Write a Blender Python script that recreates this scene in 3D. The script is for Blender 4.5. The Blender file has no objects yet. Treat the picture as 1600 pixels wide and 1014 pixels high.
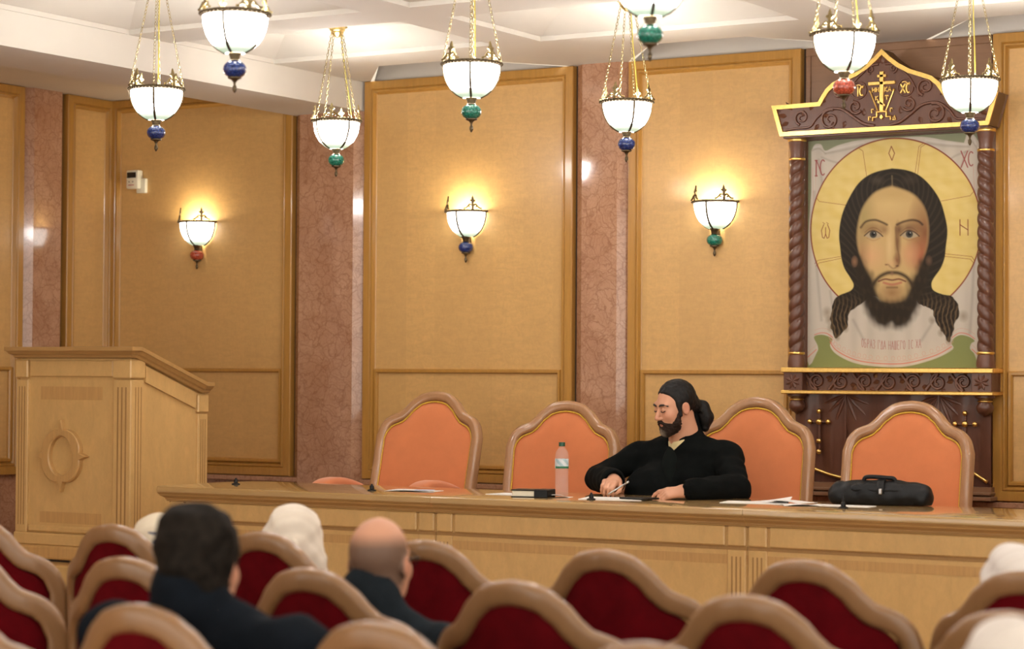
import bpy, bmesh, math, random
import numpy as np
from mathutils import Vector, Matrix

random.seed(7)
rng = np.random.default_rng(7)
PI = math.pi
SC = bpy.context.scene
COL = SC.collection

# ------------------------------------------------------------------ camera
cam_d = bpy.data.cameras.new('camera')
cam = bpy.data.objects.new('camera', cam_d)
COL.objects.link(cam)
cam.matrix_world = Matrix(((0.8555, 0.0069, 0.5178, 0.0), (0.5178, -0.0233, -0.8552, 0.0),
                           (0.0062, 0.9997, -0.0235, 1.6), (0, 0, 0, 1)))
cam_d.sensor_width = 36
cam_d.sensor_fit = 'HORIZONTAL'
cam_d.lens = 78.75
cam_d.clip_end = 100
cam_d.dof.use_dof = True
cam_d.dof.focus_distance = 11.0
cam_d.dof.aperture_fstop = 2.8
SC.camera = cam

# ------------------------------------------------------------------ world + exposure
wd = bpy.data.worlds.new('hall_fill_light')  # added uniform warm fill, entering through the open sides of the room
SC.world = wd
wd.use_nodes = True
bgn = wd.node_tree.nodes['Background']
bgn.inputs[0].default_value = (1.0, 0.92, 0.81, 1)
bgn.inputs[1].default_value = 1.8
vs = SC.view_settings
vs.view_transform = 'Standard'
vs.look = 'None'
vs.gamma = 1.0
vs.exposure = 0.54
vs.use_curve_mapping = False
PEND_BULB = 1.35      # watts of the bulb in each hanging lamp
PEND_GLOW = 33.0     # radiance of the lit glass bowls
SCON_BULB = 3.0

# ------------------------------------------------------------------ material helpers
def srgb(r, g, b):
    f = lambda c: (c / 12.92 if c <= 0.04045 else ((c + 0.055) / 1.055) ** 2.4)
    return (f(r / 255), f(g / 255), f(b / 255), 1)

class NT:
    def __init__(s, name):
        m = bpy.data.materials.new(name)
        m.use_nodes = True
        s.m = m
        s.t = m.node_tree
        s.b = s.t.nodes['Principled BSDF']
    def n(s, typ, **kw):
        nd = s.t.nodes.new(typ)
        for k, v in kw.items():
            if k.startswith('i_'):
                key = k[2:]
                key = int(key) if key.isdigit() else key.replace('_', ' ')
                nd.inputs[key].default_value = v
            else:
                setattr(nd, k, v)
        return nd
    def l(s, a, b):
        s.t.links.new(a, b)
    def coord(s, scale=(1, 1, 1), out='Object'):
        tc = s.n('ShaderNodeTexCoord')
        mp = s.n('ShaderNodeMapping')
        mp.inputs['Scale'].default_value = scale
        s.l(tc.outputs[out], mp.inputs['Vector'])
        return mp.outputs['Vector']
    def noise(s, vec, scale, detail=4, rough=0.6, dist=0.0):
        nd = s.n('ShaderNodeTexNoise')
        nd.inputs['Scale'].default_value = scale
        nd.inputs['Detail'].default_value = detail
        nd.inputs['Roughness'].default_value = rough
        nd.inputs['Distortion'].default_value = dist
        s.l(vec, nd.inputs['Vector'])
        return nd.outputs['Fac']
    def ramp(s, fac, stops):
        nd = s.n('ShaderNodeValToRGB')
        cr = nd.color_ramp
        while len(cr.elements) < len(stops):
            cr.elements.new(0.5)
        for e, (p, c) in zip(cr.elements, stops):
            e.position = p
            e.color = c
        s.l(fac, nd.inputs['Fac'])
        return nd.outputs['Color']
    def mix(s, fac, a, b, mode='MIX'):
        nd = s.n('ShaderNodeMix', data_type='RGBA', blend_type=mode)
        for sock, v in ((nd.inputs[0], fac), (nd.inputs[6], a), (nd.inputs[7], b)):
            if hasattr(v, 'is_linked'):
                s.l(v, sock)
            else:
                sock.default_value = v
        return nd.outputs[2]
    def bump(s, fac, strength=0.2, dist=0.002):
        nd = s.n('ShaderNodeBump')
        nd.inputs['Strength'].default_value = strength
        nd.inputs['Distance'].default_value = dist
        s.l(fac, nd.inputs['Height'])
        s.l(nd.outputs['Normal'], s.b.inputs['Normal'])
    def base(s, c):
        if hasattr(c, 'is_linked'):
            s.l(c, s.b.inputs['Base Color'])
        else:
            s.b.inputs['Base Color'].default_value = c
    def set(s, rough=None, metal=None, coat=None, spec=None, sheen=None, coatr=None):
        i = s.b.inputs
        if rough is not None: i['Roughness'].default_value = rough
        if metal is not None: i['Metallic'].default_value = metal
        if coat is not None: i['Coat Weight'].default_value = coat
        if coatr is not None: i['Coat Roughness'].default_value = coatr
        if spec is not None: i['Specular IOR Level'].default_value = spec
        if sheen is not None: i['Sheen Weight'].default_value = sheen
        return s.m

def mul(c, k):
    return (c[0] * k, c[1] * k, c[2] * k, 1)

def wood(name, c, grain=(3, 3, 0.35), amount=0.22, rough=0.4, coat=0.2, fig=0.0, scale=9, coatr=0.1, boards=0.0):
    n = NT(name)
    v = n.coord(grain)
    f = n.noise(v, scale, 6, 0.65, 0.6)
    col = n.ramp(f, [(0.25, mul(c, 1 - amount)), (0.75, mul(c, 1 + amount * 0.6))])
    if fig:
        f2 = n.noise(n.coord((1, 1, 0.6)), 38, 3, 0.6, 1.2)
        col = n.mix(n.ramp(f2, [(0.36, (fig, fig, fig, 1)), (0.56, (0, 0, 0, 1))]), col, mul(c, 0.72))
    if boards:
        sx = n.n('ShaderNodeSeparateXYZ')
        n.l(n.coord((1 / boards, 1 / boards, 1 / boards)), sx.inputs[0])
        ad = n.n('ShaderNodeMath', operation='ADD')
        n.l(sx.outputs[0], ad.inputs[0]); n.l(sx.outputs[1], ad.inputs[1])
        fl = n.n('ShaderNodeMath', operation='FLOOR')
        n.l(ad.outputs[0], fl.inputs[0])
        wn = n.n('ShaderNodeTexWhiteNoise', noise_dimensions='1D')
        n.l(fl.outputs[0], wn.inputs['W'])
        col = n.mix(n.ramp(wn.outputs['Value'], [(0, (0, 0, 0, 1)), (1, (0.45, 0.45, 0.45, 1))]), col, mul(c, 0.80))
    n.base(col)
    return n.set(rough=rough, coat=coat, coatr=coatr)

def plain(name, c, rough=0.6, metal=0.0, var=0.1, scale=20, coat=0.0, bump=0.0, sheen=0.0, spec=0.5):
    n = NT(name)
    f = n.noise(n.coord(), scale, 4)
    n.base(n.ramp(f, [(0.3, mul(c, 1 - var)), (0.7, mul(c, 1 + var))]))
    if bump:
        n.bump(f, bump)
    return n.set(rough=rough, metal=metal, coat=coat, sheen=sheen, spec=spec)

def attr_mat(name, rough=0.6, spec=0.4, coat=0.0, noise=0.0, nscale=40):
    n = NT(name)
    a = n.n('ShaderNodeAttribute', attribute_name='Col')
    col = a.outputs['Color']
    if noise:
        f = n.noise(n.coord(), nscale, 3)
        col = n.mix(n.ramp(f, [(0.3, (noise, noise, noise, 1)), (0.6, (0, 0, 0, 1))]), col, (0.5, 0.5, 0.5, 1), 'MULTIPLY')
    n.base(col)
    return n.set(rough=rough, spec=spec, coat=coat)

def emit(name, c, s):
    n = NT(name)
    n.base((0.8, 0.85, 0.82, 1))
    n.b.inputs['Emission Color'].default_value = c
    n.b.inputs['Emission Strength'].default_value = s
    return n.set(rough=0.15)

M = {}
M['ceiling'] = plain('ceiling_paint', (0.60, 0.565, 0.505, 1), 0.75, var=0.02, scale=3)
M['maple'] = wood('maple_veneer', (0.66, 0.405, 0.150, 1), grain=(1.3, 1.3, 4.5), amount=0.13, rough=0.36, coat=0.15, fig=0.28, boards=0.20)
M['amber'] = wood('amber_frame_wood', (0.46, 0.235, 0.048, 1), grain=(5, 5, 0.4), amount=0.18, rough=0.3, coat=0.3)
M['gap_shade'] = plain('painted_gap_shade', (0.05, 0.03, 0.018, 1), 0.6)  # near-black colour that paints the shade inside the joints
M['brownwood'] = wood('brown_backing_wood', (0.24, 0.125, 0.062, 1), grain=(0.6, 3, 6), amount=0.12, rough=0.4, coat=0.1)
M['birch'] = wood('birch_wood', (0.66, 0.425, 0.165, 1), grain=(1.5, 1.5, 0.6), amount=0.13, rough=0.34, coat=0.25, fig=0.16)
M['birchstrip'] = wood('birch_band_wood', (0.57, 0.34, 0.125, 1), grain=(9, 9, 0.5), amount=0.16, rough=0.38, coat=0.2)
M['moulding'] = wood('table_moulding_wood', (0.46, 0.27, 0.095, 1), grain=(0.5, 4, 4), amount=0.14, rough=0.3, coat=0.3)
M['tabletop'] = wood('polished_table_top_wood', (0.47, 0.30, 0.118, 1), grain=(0.5, 4, 4), amount=0.12, rough=0.16, coat=0.9, coatr=0.04)
M['chairwood'] = wood('lacquered_chair_wood', (0.40, 0.215, 0.105, 1), grain=(3, 3, 0.8), amount=0.12, rough=0.22, coat=0.7, coatr=0.06)
M['seatwood'] = wood('auditorium_chair_wood', (0.285, 0.150, 0.062, 1), grain=(3, 3, 0.8), amount=0.14, rough=0.32, coat=0.35)
M['walnut'] = wood('carved_walnut_wood', (0.115, 0.043, 0.022, 1), grain=(4, 4, 0.7), amount=0.25, rough=0.38, coat=0.2)
M['walnutlite'] = wood('carving_walnut_wood', (0.135, 0.052, 0.027, 1), grain=(4, 4, 0.7), amount=0.2, rough=0.42, coat=0.15)
M['gold'] = plain('gilding', (0.83, 0.56, 0.17, 1), 0.32, 1.0, 0.12, 60, bump=0.15)
M['brass'] = plain('polished_brass', (0.62, 0.47, 0.19, 1), 0.3, 1.0, 0.15, 40)
M['bronze'] = plain('aged_bronze', (0.12, 0.09, 0.05, 1), 0.4, 0.8, 0.3, 60)
M['antique'] = plain('antique_brass', (0.34, 0.27, 0.135, 1), 0.33, 0.9, 0.35, 90)
M['cord'] = plain('yellow_cord_sleeve', (0.75, 0.65, 0.12, 1), 0.4)
M['orange'] = plain('orange_suede', (0.62, 0.19, 0.062, 1), 0.8, var=0.06, scale=8, sheen=0.35)
M['piping'] = plain('yellow_piping', (0.62, 0.37, 0.03, 1), 0.6, var=0.2, scale=120)
M['red'] = plain('dark_red_velvet', (0.105, 0.0022, 0.005, 1), 0.9, var=0.18, scale=14, spec=0.08)
M['black'] = plain('black_cloth', (0.006, 0.0065, 0.0065, 1), 0.85, var=0.25, scale=30, spec=0.25, bump=0.1)
M['cassock'] = plain('black_cassock_cloth', (0.0036, 0.0046, 0.0045, 1), 0.9, var=0.25, scale=18, spec=0.10, bump=0.1)
M['leather'] = plain('black_leather', (0.005, 0.006, 0.007, 1), 0.45, var=0.3, scale=60, bump=0.3, spec=0.3)
M['plastic'] = plain('black_plastic', (0.006, 0.006, 0.006, 1), 0.4, var=0.1, spec=0.3)
M['steel'] = plain('grey_steel', (0.55, 0.55, 0.55, 1), 0.3, 1.0)
M['paper'] = plain('white_paper', (0.82, 0.80, 0.77, 1), 0.7, var=0.02)
M['bluepaper'] = plain('pale_blue_paper', (0.52, 0.58, 0.74, 1), 0.7, var=0.05)
M['navy'] = plain('navy_jacket_cloth', (0.006, 0.009, 0.014, 1), 0.9, var=0.2, scale=16, spec=0.12, bump=0.2)
M['slate'] = plain('slate_jacket_cloth', (0.015, 0.021, 0.027, 1), 0.9, var=0.2, scale=16, spec=0.12, bump=0.2)
M['greycoat'] = plain('grey_coat_cloth', (0.12, 0.115, 0.11, 1), 0.9, var=0.1)
M['scarf'] = plain('ivory_headscarf_cloth', (0.76, 0.68, 0.57, 1), 0.8, var=0.06, scale=10, sheen=0.2)
M['scarfwhite'] = plain('white_headscarf_cloth', (0.72, 0.67, 0.62, 1), 0.8, var=0.04, scale=10, sheen=0.2)
M['cream'] = plain('cream_plastic', (0.80, 0.76, 0.60, 1), 0.4, var=0.03)
M['screen'] = plain('dark_display', (0.006, 0.007, 0.009, 1), 0.15)
M['pinkprint'] = plain('pink_print', (0.55, 0.2, 0.18, 1), 0.6)
M['shirt'] = plain('pale_yellow_shirt', (0.72, 0.60, 0.32, 1), 0.7, var=0.05)
M['skin'] = attr_mat('skin', 0.5, 0.4)
M['hairm'] = plain('black_hair', (0.0075, 0.0066, 0.006, 1), 0.5, var=0.85, scale=85, bump=0.6, spec=0.25)
M['hairbrown'] = plain('dark_brown_hair', (0.013, 0.010, 0.0075, 1), 0.75, var=0.6, scale=50, bump=0.3, spec=0.12)
M['beard'] = attr_mat('beard_hair', 0.75, 0.2, noise=0.5, nscale=120)
M['eye'] = plain('eye_white', (0.6, 0.57, 0.52, 1), 0.2, var=0.02)
M['dark'] = plain('dark_eyelash', (0.02, 0.012, 0.008, 1), 0.6)
M['paint'] = attr_mat('oil_painting', 0.5, 0.15)
M['floor'] = wood('parquet_floor_wood', (0.34, 0.17, 0.065, 1), grain=(3, 0.5, 1), rough=0.25, coat=0.4)
M['bowl'] = emit('lit_milk_glass', (1.0, 0.95, 0.93, 1), PEND_GLOW)
M['bowlsoft'] = emit('lit_sconce_glass', (1.0, 0.95, 0.88, 1), 5.0)
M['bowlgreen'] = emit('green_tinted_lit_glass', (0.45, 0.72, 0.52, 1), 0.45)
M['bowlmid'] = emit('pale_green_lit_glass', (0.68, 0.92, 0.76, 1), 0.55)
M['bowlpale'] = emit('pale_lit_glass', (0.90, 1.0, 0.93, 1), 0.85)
M['palm'] = plain('wall_plaster', (0.55, 0.40, 0.25, 1), 0.7)

def ceramic(name, c):
    n = NT(name)
    v = n.n('ShaderNodeTexVoronoi', feature='DISTANCE_TO_EDGE')
    v.inputs['Scale'].default_value = 90
    n.l(n.coord(), v.inputs['Vector'])
    n.base(n.ramp(v.outputs['Distance'], [(0.0, mul(c, 0.35)), (0.18, mul(c, 1.0)), (0.6, mul(c, 1.5))]))
    n.bump(v.outputs['Distance'], 0.6, 0.003)
    return n.set(rough=0.12, coat=0.6)
M['ceramic_blue'] = ceramic('blue_ceramic', (0.012, 0.040, 0.20, 1))
M['ceramic_green'] = ceramic('green_ceramic', (0.012, 0.22, 0.15, 1))
M['ceramic_red'] = ceramic('red_ceramic', (0.52, 0.085, 0.042, 1))

def marble():
    n = NT('brown_pink_granite')
    co = n.coord((1, 1, 1))
    base = n.ramp(n.noise(co, 5, 5, 0.6, 0.5), [(0.3, (0.40, 0.205, 0.115, 1)), (0.7, (0.52, 0.305, 0.19, 1))])
    w = n.n('ShaderNodeTexNoise'); w.inputs['Scale'].default_value = 7; w.inputs['Detail'].default_value = 4
    n.l(co, w.inputs['Vector'])
    ad = n.n('ShaderNodeMixRGB', blend_type='ADD'); ad.inputs[0].default_value = 0.22
    n.l(co, ad.inputs[1]); n.l(w.outputs['Color'], ad.inputs[2])
    v = n.n('ShaderNodeTexVoronoi', feature='DISTANCE_TO_EDGE'); v.inputs['Scale'].default_value = 13
    n.l(ad.outputs[0], v.inputs['Vector'])
    v2 = n.n('ShaderNodeTexVoronoi', feature='DISTANCE_TO_EDGE'); v2.inputs['Scale'].default_value = 31
    n.l(ad.outputs[0], v2.inputs['Vector'])
    m1 = n.ramp(v.outputs['Distance'], [(0.0, (0.42, 0.42, 0.42, 1)), (0.07, (0, 0, 0, 1))])
    m2 = n.ramp(v2.outputs['Distance'], [(0.0, (0.3, 0.3, 0.3, 1)), (0.10, (0, 0, 0, 1))])
    c = n.mix(m1, base, (0.20, 0.070, 0.030, 1))
    c = n.mix(m2, c, (0.22, 0.085, 0.040, 1))
    n.base(c)
    return n.set(rough=0.10, coat=0.3, coatr=0.03)
M['marble'] = marble()

def bottle_mat():
    n = NT('clear_plastic')
    n.base((0.86, 0.90, 0.90, 1))
    n.b.inputs['Alpha'].default_value = 0.13
    return n.set(rough=0.05)
M['clear'] = bottle_mat()
M['capgreen'] = plain('dark_green_cap', (0.008, 0.07, 0.035, 1), 0.4)
M['label'] = attr_mat('bottle_label', 0.5)

# ------------------------------------------------------------------ object helpers
def link(name, me, mat=None, parent=None, loc=None, smooth=None):
    o = bpy.data.objects.new(name, me)
    COL.objects.link(o)
    if mat is not None:
        me.materials.append(M[mat] if isinstance(mat, str) else mat)
    if parent is not None:
        o.parent = parent
    if loc is not None:
        o.location = loc
    return o

def obj(name, bm, mat, parent=None, smooth=False, loc=None, angle=None):
    me = bpy.data.meshes.new(name)
    bmesh.ops.recalc_face_normals(bm, faces=bm.faces)
    bm.to_mesh(me)
    bm.free()
    if smooth:
        me.polygons.foreach_set('use_smooth', [True] * len(me.polygons))
        if angle:
            me.set_sharp_from_angle(angle=math.radians(angle))
    return link(name, me, mat, parent, loc)

def tag(o, label, cat, group=None):
    o['label'] = label
    o['category'] = cat
    if group:
        o['group'] = group
    return o

def empty(name, loc, label=None, cat=None, group=None, rz=0.0):
    o = bpy.data.objects.new(name, None)
    COL.objects.link(o)
    o.location = loc
    o.rotation_euler = (0, 0, rz)
    o.empty_display_size = 0.1
    if label:
        tag(o, label, cat, group)
    return o

def dup(root, loc, rz=0.0, label=None, mats=None):
    def cp(o, par):
        c = o.copy()
        COL.objects.link(c)
        if par is not None:
            c.parent = par
        for ch in list(o.children):
            cp(ch, c)
        return c
    r = cp(root, None)
    r.location = loc
    r.rotation_euler = (0, 0, rz)
    if label:
        r['label'] = label
    return r

def B():
    return bmesh.new()

def box(bm, x0, x1, y0, y1, z0, z1, bev=0.0, seg=1):
    vs_ = [bm.verts.new((x, y, z)) for x in (x0, x1) for y in (y0, y1) for z in (z0, z1)]
    fs = []
    for q in ((0, 1, 3, 2), (4, 6, 7, 5), (0, 4, 5, 1), (2, 3, 7, 6), (0, 2, 6, 4), (1, 5, 7, 3)):
        fs.append(bm.faces.new([vs_[i] for i in q]))
    if bev:
        es = list({e for f in fs for e in f.edges})
        bmesh.ops.bevel(bm, geom=es, offset=bev, segments=seg, profile=0.5, affect='EDGES')

def prism(bm, pts, a, b, axis='y'):
    """polygon pts (2D) extruded from a to b along axis"""
    def mk(p, t):
        if axis == 'y': return (p[0], t, p[1])
        if axis == 'x': return (t, p[0], p[1])
        return (p[0], p[1], t)
    A = [bm.verts.new(mk(p, a)) for p in pts]
    Bv = [bm.verts.new(mk(p, b)) for p in pts]
    n = len(pts)
    bm.faces.new(A); bm.faces.new(Bv[::-1])
    for i in range(n):
        bm.faces.new([A[i], A[(i + 1) % n], Bv[(i + 1) % n], Bv[i]])

def lathe(bm, prof, seg=24, c=(0, 0, 0), a0=0.0, a1=2 * PI, cap=True):
    full = abs(a1 - a0 - 2 * PI) < 1e-6
    n = seg if full else seg + 1
    rings = []
    for r, z in prof:
        if r < 1e-6:
            rings.append([bm.verts.new((c[0], c[1], c[2] + z))])
        else:
            rings.append([bm.verts.new((c[0] + r * math.cos(a0 + (a1 - a0) * k / seg), c[1] + r * math.sin(a0 + (a1 - a0) * k / seg), c[2] + z)) for k in range(n)])
    for A, Bv in zip(rings[:-1], rings[1:]):
        m = n if full else n - 1
        for k in range(m):
            k2 = (k + 1) % n
            if len(A) == 1 and len(Bv) == 1: continue
            if len(A) == 1: bm.faces.new([A[0], Bv[k2], Bv[k]])
            elif len(Bv) == 1: bm.faces.new([A[k], A[k2], Bv[0]])
            else: bm.faces.new([A[k], A[k2], Bv[k2], Bv[k]])

def sweep(bm, path, prof, ref=None, closed=False, scales=None, caps=True):
    """sweep a closed 2D profile along path; prof points (a,b): a along side, b along ref"""
    P = [Vector(p) for p in path]
    n = len(P)
    rings = []
    lastr = None
    for i in range(n):
        if closed:
            T = (P[(i + 1) % n] - P[i - 1])
        else:
            T = P[min(i + 1, n - 1)] - P[max(i - 1, 0)]
        if T.length < 1e-9: T = Vector((0, 0, 1))
        T.normalize()
        if ref is None:
            if lastr is None:
                lastr = Vector((0, 0, 1)) if abs(T.z) < 0.9 else Vector((1, 0, 0))
            R_ = lastr
        else:
            R_ = Vector(ref[i]) if isinstance(ref[0], (tuple, list, Vector)) else Vector(ref)
        S_ = T.cross(R_)
        if S_.length < 1e-6: S_ = T.cross(Vector((0.3, 0.9, 0.2)))
        S_.normalize()
        U_ = S_.cross(T)
        lastr = U_
        k = 1.0 if scales is None else scales[i]
        rings.append([bm.verts.new(P[i] + S_ * (a * k) + U_ * (b * k)) for a, b in prof])
    m = len(prof)
    rr = list(zip(rings[:-1], rings[1:]))
    if closed: rr.append((rings[-1], rings[0]))
    for A, Bv in rr:
        for k in range(m):
            bm.faces.new([A[k], A[(k + 1) % m], Bv[(k + 1) % m], Bv[k]])
    if caps and not closed:
        bm.faces.new(rings[0][::-1]); bm.faces.new(rings[-1])

def circ(r, n=8, rb=None):
    rb = r if rb is None else rb
    return [(r * math.cos(2 * PI * k / n), rb * math.sin(2 * PI * k / n)) for k in range(n)]

def tube(bm, path, r, n=8, ref=None, closed=False, scales=None):
    sweep(bm, path, circ(r, n), ref, closed, scales)

def rrect(a, b, r, n=3):
    """rounded rectangle half-extents a,b"""
    out = []
    for cx, cy, a0 in ((a - r, b - r, 0), (-a + r, b - r, PI / 2), (-a + r, -b + r, PI), (a - r, -b + r, 1.5 * PI)):
        for k in range(n + 1):
            t = a0 + PI / 2 * k / n
            out.append((cx + r * math.cos(t), cy + r * math.sin(t)))
    return out

def sphere(bm, c, r, seg=12, sx=1, sy=1, sz=1):
    mat = Matrix.Translation(c) @ Matrix.Diagonal((r * sx, r * sy, r * sz, 1))
    bmesh.ops.create_uvsphere(bm, u_segments=seg, v_segments=max(6, seg * 2 // 3), radius=1, matrix=mat)

def catmull(pts, n=6):
    P = [Vector(p) for p in pts]
    out = []
    for i in range(len(P) - 1):
        p0, p1, p2, p3 = P[max(i - 1, 0)], P[i], P[i + 1], P[min(i + 2, len(P) - 1)]
        for k in range(n):
            t = k / n
            out.append(0.5 * ((2 * p1) + (p2 - p0) * t + (2 * p0 - 5 * p1 + 4 * p2 - p3) * t * t + (3 * p1 - p0 - 3 * p2 + p3) * t ** 3))
    out.append(P[-1])
    return out

def mesh_np(name, V, Q, mat, parent=None, cols=None, smooth=True):
    me = bpy.data.meshes.new(name)
    me.from_pydata(V.tolist(), [], Q.tolist())
    if cols is not None:
        a = me.color_attributes.new('Col', 'FLOAT_COLOR', 'POINT')
        c4 = np.ones((len(V), 4), np.float32)
        c4[:, :3] = cols
        a.data.foreach_set('color', c4.ravel())
    if smooth:
        me.polygons.foreach_set('use_smooth', [True] * len(me.polygons))
    me.update()
    return link(name, me, mat, parent)

# ------------------------------------------------------------------ smooth-union modeller for bodies and cloth
class Field:
    def __init__(s, lo, hi, h):
        s.lo = np.array(lo, np.float32); s.h = h
        s.n = np.maximum(np.ceil((np.array(hi) - np.array(lo)) / h).astype(int) + 1, 4)
        s.v = np.full(s.n, 1.0, np.float32)
        s.M = np.eye(3); s.o = np.zeros(3)
    def frame(s, M_=None, o=(0, 0, 0)):
        s.M = np.eye(3) if M_ is None else np.array(M_, float)
        s.o = np.array(o, float)
    def W(s, p):
        return s.M @ np.array(p, float) + s.o
    def _sub(s, lo, hi, pad):
        a = np.clip(np.floor((lo - pad - s.lo) / s.h).astype(int), 0, s.n)
        b = np.clip(np.ceil((hi + pad - s.lo) / s.h).astype(int) + 1, 0, s.n)
        if np.any(b <= a): return None
        ax = [s.lo[i] + s.h * np.arange(a[i], b[i], dtype=np.float32) for i in range(3)]
        X, Y, Z = np.meshgrid(*ax, indexing='ij', sparse=True)
        return (slice(a[0], b[0]), slice(a[1], b[1]), slice(a[2], b[2])), X, Y, Z
    def _put(s, sl, d, k, op):
        c = s.v[sl]
        if op == 'add':
            if k > 0:
                hh = np.clip(0.5 + 0.5 * (c - d) / k, 0, 1)
                s.v[sl] = c * (1 - hh) + d * hh - k * hh * (1 - hh)
            else:
                s.v[sl] = np.minimum(c, d)
        else:
            e = -d
            if k > 0:
                hh = np.clip(0.5 - 0.5 * (c - e) / k, 0, 1)
                s.v[sl] = c * (1 - hh) + e * hh + k * hh * (1 - hh)
            else:
                s.v[sl] = np.maximum(c, e)
    def cap(s, a, b, ra, rb=None, k=0.02, op='add'):
        rb = ra if rb is None else rb
        a = s.W(a); b = s.W(b)
        R_ = max(ra, rb)
        q = s._sub(np.minimum(a, b) - R_, np.maximum(a, b) + R_, k + 3 * s.h)
        if q is None: return s
        sl, X, Y, Z = q
        ab = b - a; L = float(ab @ ab) + 1e-12
        t = np.clip(((X - a[0]) * ab[0] + (Y - a[1]) * ab[1] + (Z - a[2]) * ab[2]) / L, 0, 1)
        d = np.sqrt((X - a[0] - t * ab[0]) ** 2 + (Y - a[1] - t * ab[1]) ** 2 + (Z - a[2] - t * ab[2]) ** 2) - (ra + (rb - ra) * t)
        s._put(sl, d.astype(np.float32), k, op)
        return s
    def chain(s, pts, rs, k=0.02):
        for i in range(len(pts) - 1):
            s.cap(pts[i], pts[i + 1], rs[i], rs[i + 1], k)
        return s
    def ell(s, c, r, k=0.02, op='add', rot=None):
        c = s.W(c)
        r = np.array(r if hasattr(r, '__len__') else (r, r, r), float)
        R_ = s.M if rot is None else s.M @ np.array(rot)
        m = r.max()
        q = s._sub(c - m, c + m, k + 3 * s.h)
        if q is None: return s
        sl, X, Y, Z = q
        dx, dy, dz = X - c[0], Y - c[1], Z - c[2]
        l = [(dx * R_[0, i] + dy * R_[1, i] + dz * R_[2, i]) / r[i] for i in range(3)]
        k0 = np.sqrt(l[0] ** 2 + l[1] ** 2 + l[2] ** 2)
        k1 = np.sqrt((l[0] / r[0]) ** 2 + (l[1] / r[1]) ** 2 + (l[2] / r[2]) ** 2) + 1e-9
        d = k0 * (k0 - 1) / k1
        s._put(sl, d.astype(np.float32), k, op)
        return s
    def plane(s, p, n, k=0.0):
        """remove everything on the side the normal points to"""
        p = s.W(p); n = s.M @ np.array(n, float); n = n / np.linalg.norm(n)
        q = s._sub(s.lo, s.lo + s.h * s.n, 0)
        sl, X, Y, Z = q
        d = -((X - p[0]) * n[0] + (Y - p[1]) * n[1] + (Z - p[2]) * n[2])
        s._put(sl, (d + np.zeros_like(s.v)).astype(np.float32), k, 'sub')
        return s
    def noise(s, amp, wl, seed=1):
        r = np.random.default_rng(seed)
        q = s._sub(s.lo, s.lo + s.h * s.n, 0)
        sl, X, Y, Z = q
        add = 0
        for i in range(5):
            d = r.normal(size=3); d /= np.linalg.norm(d)
            f = 2 * PI / (wl * (0.6 + 0.8 * r.random()))
            add = add + np.sin((X * d[0] + Y * d[1] + Z * d[2]) * f + r.random() * 6.28)
        s.v = s.v + (amp / 2.2) * add.astype(np.float32)
        return s
    def mesh(s):
        v = s.v
        # closed border
        v[0, :, :] = v[-1, :, :] = 1; v[:, 0, :] = v[:, -1, :] = 1; v[:, :, 0] = v[:, :, -1] = 1
        S = v < 0
        n = v.shape
        off = [(i, j, k) for i in (0, 1) for j in (0, 1) for k in (0, 1)]
        cnt = np.zeros((n[0] - 1, n[1] - 1, n[2] - 1), np.int8)
        for i, j, k in off:
            cnt += S[i:n[0] - 1 + i, j:n[1] - 1 + j, k:n[2] - 1 + k]
        act = np.argwhere((cnt > 0) & (cnt < 8))
        idx = np.full(cnt.shape, -1, np.int64)
        idx[act[:, 0], act[:, 1], act[:, 2]] = np.arange(len(act))
        cv = np.stack([v[act[:, 0] + i, act[:, 1] + j, act[:, 2] + k] for i, j, k in off], 1)
        acc = np.zeros((len(act), 3)); num = np.zeros(len(act))
        for a in range(8):
            for b in range(a + 1, 8):
                pa, pb = np.array(off[a]), np.array(off[b])
                if np.abs(pa - pb).sum() != 1: continue
                va, vb = cv[:, a], cv[:, b]
                m = (va < 0) != (vb < 0)
                t = np.where(m, va / np.where(m, va - vb, 1), 0)
                acc += np.where(m[:, None], pa + t[:, None] * (pb - pa), 0)
                num += m
        V = (act + acc / num[:, None]) * s.h + s.lo
        Q = []
        for ax in range(3):
            o1, o2 = [(1, 2), (2, 0), (0, 1)][ax]
            sl0 = [slice(None)] * 3; sl1 = [slice(None)] * 3
            sl0[ax] = slice(0, n[ax] - 1); sl1[ax] = slice(1, n[ax])
            A, Bv = S[tuple(sl0)], S[tuple(sl1)]
            e = np.argwhere(A != Bv)
            e = e[(e[:, o1] > 0) & (e[:, o2] > 0) & (e[:, o1] < n[o1] - 1) & (e[:, o2] < n[o2] - 1)]
            fl = A[e[:, 0], e[:, 1], e[:, 2]]
            d1 = np.zeros(3, int); d1[o1] = 1
            d2 = np.zeros(3, int); d2[o2] = 1
            g = lambda q: idx[q[:, 0], q[:, 1], q[:, 2]]
            quad = np.stack([g(e - d1 - d2), g(e - d2), g(e), g(e - d1)], 1)
            quad[~fl] = quad[~fl][:, ::-1]
            Q.append(quad)
        Q = np.concatenate(Q)
        return V, Q

def lin(c):
    return np.array(srgb(*c)[:3])

# ================================================================== ROOM SHELL
XL, XR, YW, YB, ZC = -9.69, 2.6, 11.0, -3.0, 3.36
STAGE = 0.30
def structure(o):
    o['kind'] = 'structure'
    return o

bm = B(); box(bm, XL - 0.3, XR, YB, YW + 0.3, -0.1, 0.0)
structure(obj('floor', bm, 'floor'))
bm = B(); box(bm, XL, XR, 8.30, YW, 0.0, STAGE, 0.008)
structure(obj('floor_stage', bm, 'floor'))

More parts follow.
